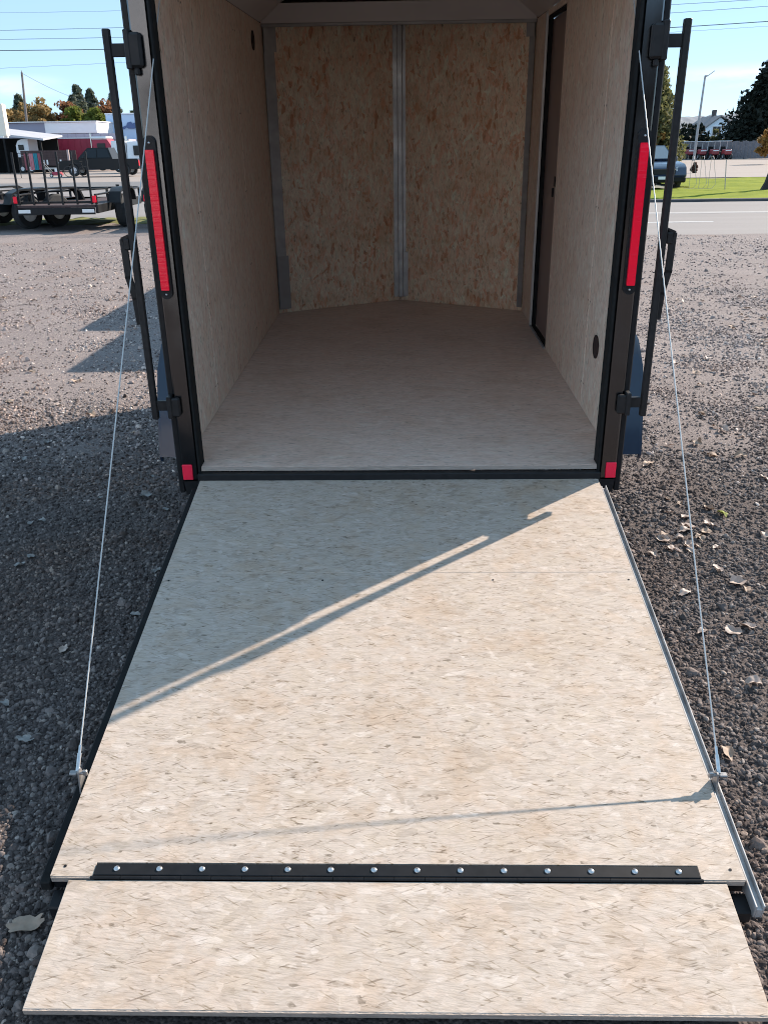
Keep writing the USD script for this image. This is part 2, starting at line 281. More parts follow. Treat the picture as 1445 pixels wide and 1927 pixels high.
M['earth'] = pbr('earth', (.13, .125, .09), .95, color2=(.17, .15, .10), vscale=.05)
def gravel_material():
    N = {'g': ('geometry', {}), 'n1': ('noise_texture', {'scale': .55, 'detail': 6.0, 'roughness': .65}), 'r1': ('rgb_ramp', {'ramp': [(0, (.19, .163, .155)), (.35, (.24, .206, .197)), (.65, (.28, .243, .233)), (1, (.33, .287, .272))]}),
         'n2': ('noise_texture', {'scale': 60.0, 'detail': 6.0, 'roughness': .75}), 'r2': ('rgb_ramp', {'ramp': [(0, (.35, .35, .35)), (.36, (.62, .61, .60)), (.56, (1, 1, 1)), (.75, (1.25, 1.24, 1.22)), (1, (1.5, 1.48, 1.45))]}),
         'v': ('voronoi_texture', {'dimensions': '3D', 'feature': 'f1', 'scale': 110.0}), 'vs': ('separate_color', {}), 'r3': ('rgb_ramp', {'ramp': [(0, (.62, .60, .60)), (.5, (1, .98, .97)), (.9, (1.15, 1.12, 1.08)), (.97, (1.9, 1.8, 1.65)), (1, (2.2, 2.0, 1.8))]}),
         'x1': ('mix', {'mix_type': 'multiply', 'fac': .8}), 'x2': ('mix', {'mix_type': 'multiply', 'fac': .7}),
         'n3': ('noise_texture', {'scale': .9, 'detail': 3.0}), 'r4': ('rgb_ramp', {'ramp': [(0, (0, 0, 0)), (.60, (0, 0, 0)), (.72, (1, 1, 1)), (1, (1, 1, 1))]}), 'm4': ('math', {'math_type': 'multiply', 'value2': .35}), 'x3': ('mix', {'mix_type': 'mix', 'color2': (.20, .13, .095)}),
         'b': ('bump', {'strength': .7, 'distance': .008}), 'bh': ('math', {'math_type': 'subtract'}), 'p': ('principled_bsdf', {'roughness': .93, 'specular_ior_level': .2}),
         'ys': ('separate_xyz', {}), 'yn': ('math', {'math_type': 'multiply_add', 'value2': 3.0}), 'ym': ('map_range', {'range_type': 'smoothstep', 'from_min': 1.6, 'from_max': 4.2, 'to_min': 0.0, 'to_max': 1.0, 'clamp': True}), 'xd': ('mix', {'mix_type': 'mix', 'color1': (.42, .40, .39), 'color2': (1.0, 1.0, 1.0)}), 'xe': ('mix', {'mix_type': 'multiply', 'fac': 1.0})}  # loose stone darker near the viewer, deepened to darken the shaded gravel
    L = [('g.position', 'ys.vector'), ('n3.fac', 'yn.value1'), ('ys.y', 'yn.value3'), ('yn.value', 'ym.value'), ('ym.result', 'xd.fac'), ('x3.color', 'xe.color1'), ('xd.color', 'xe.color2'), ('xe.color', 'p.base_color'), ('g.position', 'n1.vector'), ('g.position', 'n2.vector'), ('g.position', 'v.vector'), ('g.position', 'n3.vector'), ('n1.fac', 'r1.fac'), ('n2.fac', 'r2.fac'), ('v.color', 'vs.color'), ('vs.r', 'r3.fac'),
         ('r1.color', 'x1.color1'), ('r2.color', 'x1.color2'), ('x1.color', 'x2.color1'), ('r3.color', 'x2.color2'), ('n3.fac', 'r4.fac'), ('r4.color', 'm4.value1'), ('m4.value', 'x3.fac'), ('x2.color', 'x3.color1'),
         ('n2.fac', 'bh.value1'), ('v.distance', 'bh.value2'), ('bh.value', 'b.height'), ('b.normal', 'p.normal')]
    return usdkit.material(stage, LK + 'gravel', N, L, surface='p.BSDF')
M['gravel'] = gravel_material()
def stone_material(name='stone', k=1.0):
    N = {'o': ('object_info', {}), 'g': ('geometry', {}), 'r': ('rgb_ramp', {'ramp': [(0, (.055, .045, .043)), (.3, (.105, .087, .082)), (.6, (.162, .136, .129)), (.85, (.225, .192, .180)), (.95, (.29, .245, .22)), (1, (.46, .40, .36))]}),
         'n': ('noise_texture', {'scale': 130.0, 'detail': 4.0}), 'rn': ('rgb_ramp', {'ramp': [(0, (.6, .6, .6)), (.5, (1, 1, 1)), (1, (1.3, 1.25, 1.2))]}), 'x': ('mix', {'mix_type': 'multiply', 'fac': .8}),
         'n5': ('noise_texture', {'scale': 1.6, 'detail': 3.0}), 'r5': ('rgb_ramp', {'ramp': [(0, (.78, .78, .80)), (.45, (1, 1, 1)), (.62, (1.1, .98, .90)), (1, (1.25, 1.0, .85))]}), 'x5': ('mix', {'mix_type': 'multiply', 'fac': .9}),
         'p': ('principled_bsdf', {'roughness': .85, 'specular_ior_level': .25})}
    L = [('o.random', 'r.fac'), ('g.position', 'n.vector'), ('n.fac', 'rn.fac'), ('r.color', 'x.color1'), ('rn.color', 'x.color2'), ('g.position', 'n5.vector'), ('n5.fac', 'r5.fac'), ('x.color', 'x5.color1'), ('r5.color', 'x5.color2'), ('x5.color', 'p.base_color')]
    N['r'][1]['ramp'] = [(p_, tuple(min(c_ * k, .8) for c_ in col)) for p_, col in N['r'][1]['ramp']]
    return usdkit.material(stage, LK + name, N, L, surface='p.BSDF')
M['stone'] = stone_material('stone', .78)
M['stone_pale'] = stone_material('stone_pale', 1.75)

def asphalt(name, c, streak=(1.0, .15, 1)):
    N = {'g': ('geometry', {}), 'mp': ('mapping', {'scale': (.12, .9, 1)}), 'n': ('noise_texture', {'scale': 1.0, 'detail': 5.0}), 'r': ('rgb_ramp', {'ramp': [(0, tuple(x * .78 for x in c)), (.4, tuple(x * .94 for x in c)), (.6, c), (1, tuple(x * 1.2 for x in c))]}),
         'n2': ('noise_texture', {'scale': 30.0, 'detail': 4.0}), 'r2': ('rgb_ramp', {'ramp': [(0, (.7, .7, .7)), (.5, (1, 1, 1)), (1, (1.25, 1.25, 1.25))]}), 'x': ('mix', {'mix_type': 'multiply', 'fac': .6}), 'p': ('principled_bsdf', {'roughness': .85, 'specular_ior_level': .3})}
    L = [('g.position', 'mp.vector'), ('mp.vector', 'n.vector'), ('n.fac', 'r.fac'), ('g.position', 'n2.vector'), ('n2.fac', 'r2.fac'), ('r.color', 'x.color1'), ('r2.color', 'x.color2'), ('x.color', 'p.base_color')]
    return usdkit.material(stage, LK + name, N, L, surface='p.BSDF')
M['asphalt'] = asphalt('asphalt', (.235, .215, .205))
M['asphalt_dark'] = asphalt('asphalt_dark', (.16, .155, .155))
M['lot_pale'] = asphalt('lot_pale', (.30, .255, .225))
M['road_paint'] = pbr('road_paint', (.55, .54, .52), .8, var=.15, vscale=6)
M['kerb'] = pbr('kerb', (.05, .05, .055), .9, var=.3, vscale=3, bump=.3)

sheet([(-900, -900), (900, -900), (900, 900), (-900, 900)], -0.075, 'ground', M['earth'])
# the road: wide asphalt beyond the gravel lot, with a cross street to the left
sheet([(-70, 20.1), (-4.6, 20.1), (3.0, 14.1), (80, 14.1), (80, 24.6), (6, 24.6), (-2, 41.0), (-70, 41.0)], -0.045, 'road', M['asphalt'])
sheet([(-75, 41.0), (-2, 41.0), (-6, 49.5), (-75, 49.5)], -0.049, 'side_street', M['asphalt_dark'])
sheet([(-80, 49.5), (-6, 49.5), (-12, 100), (-80, 100)], -0.053, 'car_lot', M['lot_pale'])
sheet([(12.4, 44.0), (60, 41.5), (75, 96), (20, 99), (5, 60)], -0.041, 'driveway', M['lot_pale'])
for x0, x1, y in ((-3.0, 7.05, 17.5), (10.5, 14.0, 17.5)):
    obj('road_line', bx(x0, x1, y - .06, y + .06, -.045, -.041), M['road_paint'], smooth=False, kind='structure')
sheet([(-2, 20.05), (50, 20.0), (50, 20.5), (-2, 20.55)], -.041, 'road_line', pbr('worn_paint', (.30, .285, .275), .85, var=.1))
# kerb on the far side of the road
obj('kerb', [bx(6.2, 80, 24.6, 24.95, -.2, .03, .02)], M['kerb'], kind='structure')
def grid_mesh(xs, ys, zf):
    X, Y = np.meshgrid(xs, ys); Z = zf(X, Y)
    V = np.stack([X, Y, Z], -1).reshape(-1, 3); nx = len(xs); F = []
    i = (np.arange(len(ys) - 1)[:, None] * nx + np.arange(nx - 1)[None, :]).ravel()
    F = np.vstack([np.stack([i, i + 1, i + nx + 1], 1), np.stack([i, i + nx + 1, i + nx], 1)])
    return trimesh.Trimesh(V, F, process=False)
# gravel lot: coarse sheet with a fine, bumpy middle where the camera looks
def gz(X, Y):
    P = np.stack([X, Y, np.zeros_like(X)], -1)
    return (meshkit.fbm(P * .9, 3, 3) - .5) * .035 + (meshkit.fbm(P * 5.0, 3, 5) - .5) * .014 - .004
near = grid_mesh(np.arange(-7, 7.01, .05), np.arange(-4.5, 12.01, .05), gz)
def strip(x0, x1, y0, y1, n=30):
    return grid_mesh(np.linspace(x0, x1, n), np.linspace(y0, y1, n), gz)
parts = [near, strip(-26, -7, -30, 20.15, 120), strip(-7, -4.5, 12, 20.15, 40), strip(-4.5, 3.0, 12, 14.15, 40), strip(3, 7, 12, 14.15, 30), strip(7, 30, -30, 14.15, 110), strip(-7, 7, -30, -4.5, 90)]
tri = trimesh.Trimesh([(-4.5, 20.15, -.004), (-4.5, 14.15, -.004), (3.0, 14.15, -.004)], [(0, 1, 2)], process=False)
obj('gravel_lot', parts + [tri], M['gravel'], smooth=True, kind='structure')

M['bounce_concrete'] = asphalt('bounce_concrete', (.40, .375, .35))
sheet([(-40, -14.9), (-.9, -14.9), (-.9, -6.2), (-40, -6.2)], .014, 'concrete_apron', M['bounce_concrete'])  # unseen pale slab added for bounce light and the left post reflection
M['lawn'] = pbr('lawn', (.13, .17, .014), .95, color2=(.22, .245, .022), vscale=.8, detail=8.0, bump=1.0, bscale=14, spec=.1)
M['lawn_dry'] = pbr('lawn_dry', (.17, .165, .05), .9, color2=(.13, .15, .035), vscale=2.0, bump=1.0, bscale=14)
def lawn_z(X, Y):
    P = np.stack([X, Y, np.zeros_like(X)], -1); return .02 + (meshkit.fbm(P * .8, 3, 9) - .5) * .10 + (meshkit.fbm(P * 6, 2, 2) - .5) * .04
lw = grid_mesh(np.linspace(6.3, 40, 150), np.linspace(24.95, 41.3, 120), lawn_z)
keep = ~((lw.triangles_center[:, 0] < 12.2 - (lw.triangles_center[:, 1] - 25) * .02) & (lw.triangles_center[:, 1] > 32) & (lw.triangles_center[:, 0] < 11.0))
lw.update_faces(keep)
obj('lawn', lw, M['lawn'], smooth=True, kind='structure')
vg = grid_mesh(np.linspace(-14, -4.7, 80), np.linspace(18.2, 20.3, 24), lambda X, Y: .012 + (meshkit.fbm(np.stack([X, Y, X * 0], -1) * 3, 3, 9) - .45) * .09)
obj('verge', vg, M['lawn_dry'], smooth=True, kind='structure')

def instancer(name, protos, pos, idx, scl, ori, kind='stuff', label=None):
    pi = UsdGeom.PointInstancer.Define(stage, numbered('/World', name))
    base = str(pi.GetPath())
    ps = []
    for k, (m, mt, sm) in enumerate(protos):
        q = usdkit.mesh(stage, f'{base}/piece' + (f'_{k:03d}' if k else ''), m, mt, smooth=sm); ps.append(q.GetPath())
    pi.CreatePrototypesRel().SetTargets(ps)
    pi.CreatePositionsAttr(Vt.Vec3fArray.FromNumpy(np.asarray(pos, np.float32)))
    pi.CreateProtoIndicesAttr(Vt.IntArray.FromNumpy(np.asarray(idx, np.int32)))
    pi.CreateScalesAttr(Vt.Vec3fArray.FromNumpy(np.asarray(scl, np.float32)))
    o = np.asarray(ori, float); o /= np.linalg.norm(o, axis=1, keepdims=True)
    pi.CreateOrientationsAttr(Vt.QuathArray([Gf.Quath(float(a), float(b), float(c), float(d)) for a, b, c, d in o]))
    return tag(pi.GetPrim(), label, None, None, kind)

def stone_proto(seed):
    r = np.random.default_rng(seed)
    m = trimesh.creation.icosphere(1, 1.0)
    v = m.vertices * (0.62 + .75 * meshkit.noise(m.vertices * 1.3 + seed * 7.1, seed)[:, None])
    return trimesh.Trimesh(v * [1.0, r.uniform(.7, 1.0), r.uniform(.5, .8)], m.faces, process=False)
def scatter(n, y0, y1, dens_pow, xw):
    y = y0 + (y1 - y0) * rng.random(n) ** dens_pow
    half = (y + 3.35) * .47 + .25
    x = (rng.random(n) * 2 - 1) * half + .06
    return x, y
chunks = []
for n, y0, y1, s0, s1 in ((90000, -2.35, 0.2, .0036, .0110), (70000, .2, 3.0, .0042, .0120), (52000, 3.0, 7.5, .0055, .014), (16000, 7.5, 14.0, .008, .018)):
    x, y = scatter(n, y0, y1, 1.0, 0)
    ok = ~((np.abs(x) < .74) & (y < 3.4))
    ok &= ~((np.abs(x) < 1.5 + .0 * y) & (y > 3.2) & (y < 5.0))
    x, y = x[ok], y[ok]
    clump = meshkit.fbm(np.stack([x * 2.2, y * 2.2, x * 0], -1), 3, 4)
    ok = rng.random(len(x)) < np.clip(.50 + (clump - .46) * 4.5, np.where(y < 1.5, .75, .22), 1)
    x, y = x[ok], y[ok]
    s = s0 + (s1 - s0) * rng.random(len(x)) ** 3.0
    big = rng.random(len(x)) < .010; s[big] *= 2.1
    chunks.append(np.stack([x, y, gz(x, y) + s * .15, s], 1))
S = np.vstack(chunks)
q = rng.normal(size=(len(S), 4)); q[:, 1:3] *= .5
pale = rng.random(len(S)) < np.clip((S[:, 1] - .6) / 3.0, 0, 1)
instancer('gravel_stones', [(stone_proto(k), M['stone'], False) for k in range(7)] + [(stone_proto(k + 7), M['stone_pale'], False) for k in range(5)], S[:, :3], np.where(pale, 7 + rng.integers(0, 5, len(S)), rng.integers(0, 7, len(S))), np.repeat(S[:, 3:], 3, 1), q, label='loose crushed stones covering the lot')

# ------------------------------------------------------------------ the cargo trailer (its own frame: x right, y into the box, z up from the floor)
TH, GH = 0.027, 0.455
def tw(p): return rotx(TH) @ np.asarray(p, float) + np.array([0, 0, GH])
T = thing('cargo_trailer', 'black enclosed cargo trailer with its rear ramp lowered and OSB-lined interior open', 'trailer', (0, 0, GH), 0, None, TH)

# floor
obj('floor_panel', extr([(-.789, 0), (.789, 0), (.789, .072), (.875, .072), (.875, 1.2185), (-.875, 1.2185), (-.875, .072), (-.789, .072)], .018, -.018), M['osb_floor'], T, smooth=False)
obj('floor_panel', extr([(-.875, 1.2205), (.875, 1.2205), (.875, 3.02), (0, 3.50), (-.875, 3.02)], .018, -.018), M['osb_floor'], T, smooth=False)
obj('floor_edge', bx(-.789, .789, -.003, -.0005, -.017, -.001), M['osb_edge'], T)
obj('sill', [bx(-.80, .80, -.034, -.004, -.115, -.020, .003), bx(-.80, .80, -.046, -.036, -.10, -.052, .002)], M['black_paint'], T)
# inner side panels
for y0, y1 in ((.045, .7545), (.7600, 1.9745), (1.9800, 2.995)):
    obj('side_panel', bx(-.876, -.865, y0, y1, .001, 1.82, .0028), M['osb_wall'], T)
for y0, y1 in ((.045, .7545), (.7600, 1.888), (2.580, 2.995)):
    obj('side_panel', bx(.865, .876, y0, y1, .001, 1.82, .0028), M['osb_wall'], T)
obj('side_panel', bx(.865, .876, 1.8885, 2.5795, 1.790, 1.82), M['osb_wall'], T)
for s_ in (-1, 1):
    for y in (.735, .779) + ((1.955, 1.999) if s_ < 0 else ()):
        for z in (.12, .5, .9, 1.3, 1.7): obj('screw', cyl((s_ * .8643, y, z), (s_ * .8658, y, z), .0042, 8), M['hole_dark'], T)
# front panels of the V nose
def vquad(x0, y0, x1, y1, z0, z1, t=.01, off=0.0):
    d = np.array([x1 - x0, y1 - y0]); d /= np.linalg.norm(d); n = np.array([d[1], -d[0]])
    if n[1] > 0: n = -n
    P = []
    for (x, y) in ((x0, y0), (x1, y1)):
        for o in (off, off - t):
            for z in (z0, z1): P.append((x + n[0] * o, y + n[1] * o, z))
    return hull(P)
obj('front_panel', vquad(-.866, 3.0, -.002, 3.456, .002, 1.90), M['osb_front'], T)
obj('front_panel', vquad(.002, 3.456, .866, 3.0, .002, 1.90), M['osb_front'], T)
# galvanised uprights and rails at the nose
obj('nose_post', [prism_y([(-.047, .030), (.060, .030), (.060, 1.90), (-.047, 1.90)], 3.434, 3.440), bx(-.014, .022, 3.414, 3.433, .030, 1.90, .004), bx(-.047, .060, 3.426, 3.433, .036, .36, .002)], M['galv'], T)
obj('corner_upright', vquad(-.863, 2.992, -.800, 3.024, .03, 1.80, .008, .012), M['galv'], T)
obj('corner_upright', vquad(.832, 3.010, .863, 2.990, .03, 1.80, .008, .012), M['galv'], T)
obj('corner_plate', vquad(-.862, 2.990, -.790, 3.027, .035, .40, .003, .026), M['galv_dull'], T)
obj('corner_plate', vquad(-.862, 2.990, -.790, 3.027, 1.66, 1.80, .003, .026), M['galv'], T)
obj('corner_plate', vquad(.815, 3.014, .862, 2.988, 1.72, 1.80, .003, .026), M['galv_dull'], T)
# header over the nose: two sloping faces that meet in the middle
obj('nose_header', hull([(-.863, 2.955, 1.816), (.863, 2.955, 1.816), (-.80, 2.895, 1.918), (.80, 2.895, 1.918), (-.863, 3.02, 1.816), (.863, 3.02, 1.816), (-.80, 3.02, 1.935), (.80, 3.02, 1.935)]), M['cove'], T, smooth=False)
obj('header_lip', bx(-.862, .862, 2.957, 2.975, 1.796, 1.8155, .002), M['galv_dull'], T)
for s in (-1, 1):
    obj('ceiling_cove', hull([(s * .864, .05, 1.820), (s * .864, 2.93, 1.820), (s * .70, .05, 1.94), (s * .70, 2.93, 1.94), (s * .875, .05, 1.94), (s * .875, 2.93, 1.94)]), M['cove'], T, smooth=False)
obj('ceiling', extr([(-.88, .02), (.88, .02), (.88, 2.90), (-.88, 2.90)], .02, 1.942), M['white_paint'], T, smooth=False)
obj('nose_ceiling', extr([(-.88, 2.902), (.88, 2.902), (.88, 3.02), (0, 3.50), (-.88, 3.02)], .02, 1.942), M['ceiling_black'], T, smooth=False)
# side door in the right wall
DO = tag(obj('side_door', bx(.893, .903, 1.905, 2.497, .012, 1.772, .002), M['door_panel'], T))
obj('door_seal', [bx(.866, .893, 2.488, 2.500, .0, 1.788, .002), bx(.868, .893, 1.889, 2.4875, .001, .014, .002), bx(.868, .893, 1.889, 2.4875, 1.772, 1.7885, .002)], M['black_rubber'], DO)
obj('latch', [bx(.872, .893, 1.965, 2.010, .90, .955, .004), bx(.862, .873, 1.975, 1.995, .845, .895, .003)], M['black_paint'], DO)
obj('door_jamb', [bx(.852, .893, 2.5005, 2.513, .0, 1.80, .002), bx(.861, .876, 2.5135, 2.579, .0, 1.818, .002)], M['alu_white'], T)
obj('door_threshold', bx(.852, .866, 1.889, 2.50, .0005, .010, .002), M['alu'], T)
# round vents on the side walls; flat dark discs stand in for shaded holes
def vent(x, y, z, r):
    s = 1 if x > 0 else -1
    a = cyl((x - s * .0035, y, z), (x + s * .004, y, z), r, 28)
    v = obj('vent', a, M['hole_dark'], T)
    ring = trimesh.creation.annulus(r * .99, r * 1.08, .004, sections=28); ring.apply_transform(trimesh.transformations.rotation_matrix(math.pi / 2, [0, 1, 0])); ring.apply_translation([x - s * .0035, y, z])
    obj('vent_ring', ring, M['hole_dark'], v)
vent(-.865, 2.594, 1.697, .049); vent(.865, .531, .344, .047)
# outside skin
obj('side_skin', bx(-.893, -.880, .075, 3.03, -.12, 1.98, .002), M['black_gloss'], T)
obj('side_skin', bx(.880, .893, .075, 1.885, -.12, 1.98, .002), M['black_gloss'], T)
obj('side_skin', bx(.904, .916, 1.886, 2.515, -.12, 1.98, .002), M['black_gloss'], T)
obj('side_skin', bx(.880, .893, 2.516, 3.03, -.12, 1.98, .002), M['black_gloss'], T)
obj('nose_skin', [vquad(-.893, 3.03, 0.0, 3.53, -.12, 1.98, .010), vquad(0.0, 3.53, .893, 3.03, -.12, 1.98, .010)], M['black_gloss'], T)
obj('roof', extr([(-.90, .0), (.90, .0), (.90, 3.04), (0, 3.55), (-.90, 3.04)], .02, 1.982), M['white_paint'], T, smooth=False)
obj('rear_header', bx(-.868, .868, 0.0, .062, 1.84, 1.98, .006), M['black_paint'], T)
obj('underframe', [bx(x0, x1, y0, y1, -.115, -.019) for x0, x1, y0, y1 in [(-.87, -.80, .07, 3.0), (.80, .87, .07, 3.0)] + [(-.80, .80, y, y + .05) for y in (.45, .9, 1.35, 1.8, 2.25, 2.7)]], M['black_paint'], T)
obj('tongue', [tube([(-.45, 2.9, -.10), (-.04, 4.5, -.10)], .035, 8), tube([(.45, 2.9, -.10), (.04, 4.5, -.10)], .035, 8), bx(-.045, .045, 4.4, 4.62, -.13, -.04, .01)], M['black_paint'], T)
obj('jack', [cyl((0, 4.2, -.50), (0, 4.2, .30), .03), cyl((0, 4.2, -.61), (0, 4.2, -.58), .08)], M['black_paint'], T)
# rear corner posts, seals and lamps
for s in (-1, 1):
    obj('corner_post', bx(s * .803, s * .868, .0, .070, -.06, 1.838, .006), M['post_metal'], T)
    obj('door_seal', [bx(s * .790, s * .8025, -.006, .066, -.03, 1.838, .004)], M['black_rubber'], T)
    obj('post_foot', hull([(s * .80, .0, -.062), (s * .866, .0, -.062), (s * .86, .0, -.118), (s * .815, .0, -.118), (s * .80, .06, -.062), (s * .866, .06, -.062), (s * .86, .06, -.118), (s * .815, .06, -.118)]), M['black_paint'], T)
    obj('corner_trim', bx(s * .869, s * .8935, .018, .085, -.12, 1.985, .004), M['black_paint'], T)
    # tail lamp: black bezel with rounded ends, red lens, two screws
    def stadium(w, z0, z1, y0, y1, n=10):
        P = []
        for zc, a0 in ((z1 - w, 0), (z0 + w, math.pi)):
            for k in range(n + 1):
                a = a0 + math.pi * k / n; P.append((w * math.cos(a), zc + w * math.sin(a)))
        return prism_y(P, y0, y1)
    xc = s * .8445
    tl = obj('tail_light', moved(stadium(.0215, .668, 1.222, -.012, -.0005), mat4(None, (xc, 0, 0))), M['black_paint'], T)
    lens = prism_y([(-.0135, .702), (.0135, .702), (.0145, .706), (.0145, 1.172), (.0135, 1.177), (-.0135, 1.177), (-.0145, 1.172), (-.0145, .706)], -.024, -.0125)
    obj('lens', moved(lens, mat4(None, (xc, 0, 0))), M['red_lens'], tl)
    for z in (.686, 1.199):
        obj('screw', trimesh.creation.icosphere(1, .0045).apply_translation([xc, -.0125, z]), M['zinc'], tl)
    obj('reflector', bx(s * .825, s * .866, -.006, -.001, -.055, .011, .004), M['red_reflector'], T)
    # lock rod with its brackets and handle
    rod = obj('lock_rod', bx(s * .937, s * .961, -.002, .022, .200, 1.545, .003), M['rod_paint'], T)
    obj('rod_bracket', [bx(s * .830, s * .876, -.030, -.002, 1.428, 1.532, .008), bx(s * .866, s * .884, -.033, .018, 1.424, 1.540, .003), bx(s * .884, s * .9365, .000, .016, 1.462, 1.502, .002), bx(s * .845, s * .862, -.026, -.006, 1.405, 1.43, .005)], M['rod_paint'], T)
    obj('rod_bracket', [bx(s * .842, s * .876, -.026, -.002, .218, .292, .005), bx(s * .872, s * .890, -.03, .018, .212, .300, .003), bx(s * .890, s * .9365, .000, .016, .236, .276, .002)], M['rod_paint'], T)
    hp = [(s * z_[0], .014, z_[1]) for z_ in ((.950, .868), (.966, .884), (.986, .876), (.984, .745), (.968, .668), (.9635, .576))]
    hd = obj('rod_handle', flatbar(hp, .024, .012) + [bx(s * .9615, s * .985, .004, .020, .842, .882, .004)], M['rod_paint'], T)
    # fender, wheel
    pr = []
    yc, zc = 1.25, -.154
    outer = [(.64, -.20), (.70, .02), (.78, .19), (.90, .285), (1.05, .318), (1.45, .318), (1.60, .285), (1.72, .19), (1.80, .02), (1.86, -.20)]
    inner = [(1.83, -.20), (1.77, .02), (1.70, .165), (1.59, .255), (1.45, .295), (1.05, .295), (.91, .255), (.80, .165), (.73, .02), (.67, -.20)]
    fd = prism_x(outer + inner, .895, 1.135)
    lip = prism_x(outer + [(y + (.02 if y < 1.25 else -.02), z - .03) for y, z in outer[::-1]], 1.1352, 1.147)
    m = trimesh.util.concatenate([fd, lip])
    if s < 0: m.apply_transform(np.diag([-1, 1, 1, 1.0])); m.invert()
    obj('fender', m, M['fender_sky_tint'], T, smooth=35)
    def wheel_mesh(r, w, n=40):
        prof = [(r * .56, -w * .5), (r * .80, -w * .52), (r * .95, -w * .47), (r, -w * .33), (r * 1.0, w * .33), (r * .95, w * .47), (r * .80, w * .52), (r * .56, w * .5), (r * .56, -w * .5)]
        m = trimesh.creation.revolve(np.array(prof), sections=n); return m
    def rim_mesh(r, w, n=32):
        prof = [(0.001, w * .30), (r * .18, w * .32), (r * .22, w * .12), (r * .42, w * .16), (r * .50, w * .36), (r * .57, w * .46), (r * .565, -w * .46), (r * .45, -w * .40), (0.001, -w * .1)]
        return trimesh.creation.revolve(np.array(prof), sections=n)
    RY = trimesh.transformations.rotation_matrix(s * math.pi / 2, [0, 1, 0])
    wh = obj('wheel', moved(moved(wheel_mesh(.335, .2), RY), mat4(None, (s * 1.02, yc, zc))), M['tyre'], T)
    obj('rim', moved(moved(rim_mesh(.335, .2), RY), mat4(None, (s * 1.02, yc, zc))), M['rim_white'], wh)

# ------------------------------------------------------------------ ramp door, transition flap, hinge, cables
RA = 0.1513
RM = mat4(rotx(RA), (0, -.030, -.046))
def ramp(m): return moved(m, RM)
RL = 1.761
RD = obj('ramp_door', [ramp(bx(-.80, .80, -RL + .01, -.012, -.060, -.019, .003))], M['black_paint'], T)
board1 = bx(-.792, .792, -.6130, -.002, -.018, 0, .0010)
obj('ramp_board', ramp(board1), M['osb_ramp'], RD, smooth=False)
notch = [(-.792, -.6142), (.792, -.6142), (.792, -RL), (.6935, -RL), (.6935, -RL + .0365), (-.6935, -RL + .0365), (-.6935, -RL), (-.792, -RL)]
obj('ramp_board', ramp(extr(notch, .018, -.018)), M['osb_ramp'], RD, smooth=False)
for a, b in ((-.790, -.6945), (.6945, .790)): obj('board_edge', ramp(bx(a, b, -RL - .0030, -RL - .0004, -.0172, -.0012)), M['osb_edge'], RD)
obj('edge_trim', [ramp(bx(.7955, .7995, -1.822, -.045, -.046, -.007, .001)), ramp(bx(.7995, .8130, -1.822, -.045, -.046, -.017, .001)), ramp(bx(.8130, .8165, -1.822, -.045, -.046, -.005, .001))], M['alu'], RD)
obj('edge_trim', [ramp(bx(-.822, -.795, -1.765, -.03, -.05, -.020, .003))], M['black_rubber'], RD, label='black edge strip')
obj('end_tube', ramp(bx(-.79, .80, -1.815, -1.766, -.080, -.040, .004)), M['black_paint'], RD)
for x, y in ((-.765, -1.735), (.765, -1.735), (-.77, -.655), (.77, -.655), (-.25, -.655), (.32, -.655)):
    obj('screw', ramp(cyl((x, y, -.001), (x, y, .0009), .0036, 10)), M['black_paint'], RD)
HS = obj('hinge_strip', [ramp(bx(-.692, .692, -RL + .003, -1.7290, -.015, .0028, .0012)), ramp(trimesh.util.concatenate([cyl((-.698 + i * .0698, -RL - .0010, -.0025), (-.698 + (i + .985) * .0698, -RL - .0010, -.0025), .0042, 12) for i in range(20)]))], M['black_paint'], T)
for i in range(14):
    x = -.642 + i * 1.288 / 13
    st = trimesh.creation.icosphere(2, .0072); st.apply_transform(np.diag([1, 1, .62, 1])); st.apply_translation([x, -1.7425, .0028])
    obj('stud', ramp(st), M['zinc'], HS)
FA = 0.1545
FM = mat4(rotx(FA), tuple((RM @ np.array([0, -RL - .0070, -.0035, 1]))[:3]))
FL = obj('ramp_flap', moved(bx(-.748, .748, -.2870, 0, -.0165, 0, .001), FM), M['osb_flap'], T, smooth=False)
obj('flap_edge', moved(bx(-.747, .747, -.2900, -.2874, -.0158, -.0007), FM), M['osb_edge'], FL)
# cable fittings and cables
for s in (-1, 1):
    br = obj('cable_bracket', [ramp(hull([(s * .8005, -1.468, -.03), (s * .8005, -1.518, -.03), (s * .8005, -1.480, .040), (s * .8005, -1.497, .040), (s * .8045, -1.468, -.03), (s * .8045, -1.518, -.03), (s * .8045, -1.480, .040), (s * .8045, -1.497, .040)])),
                               ramp(cyl((s * .785, -1.49, .030), (s * .818, -1.49, .030), .0045, 10)), ramp(bx(s * .808, s * .828, -1.497, -1.483, .026, .034, .002)), ramp(bx(s * .782, s * .794, -1.494, -1.486, .022, .040, .002))], M['galv'], T)
    A0 = (RM @ np.array([s * .8075, -1.488, .034, 1]))[:3]
    B0 = np.array([s * .798, .048, 1.520]) if s > 0 else np.array([s * .797, .150, 1.634])
    B0 = np.array([s * .797, .20, 1.690])
    tt = np.linspace(0, 1, 24)[:, None]
    line = A0 * (1 - tt) + B0 * tt + np.array([0, 0, -.012]) * (4 * tt * (1 - tt))
    cb = obj('cable', tube(line, .0020, 8), M['cable_steel'], T)
    d = (B0 - A0) / np.linalg.norm(B0 - A0)
    obj('cable_sleeve', [cyl(A0, A0 + d * .045, .0052, 10), cyl(A0 + d * .045, A0 + d * .065, .0036, 10)], M['zinc'], cb)

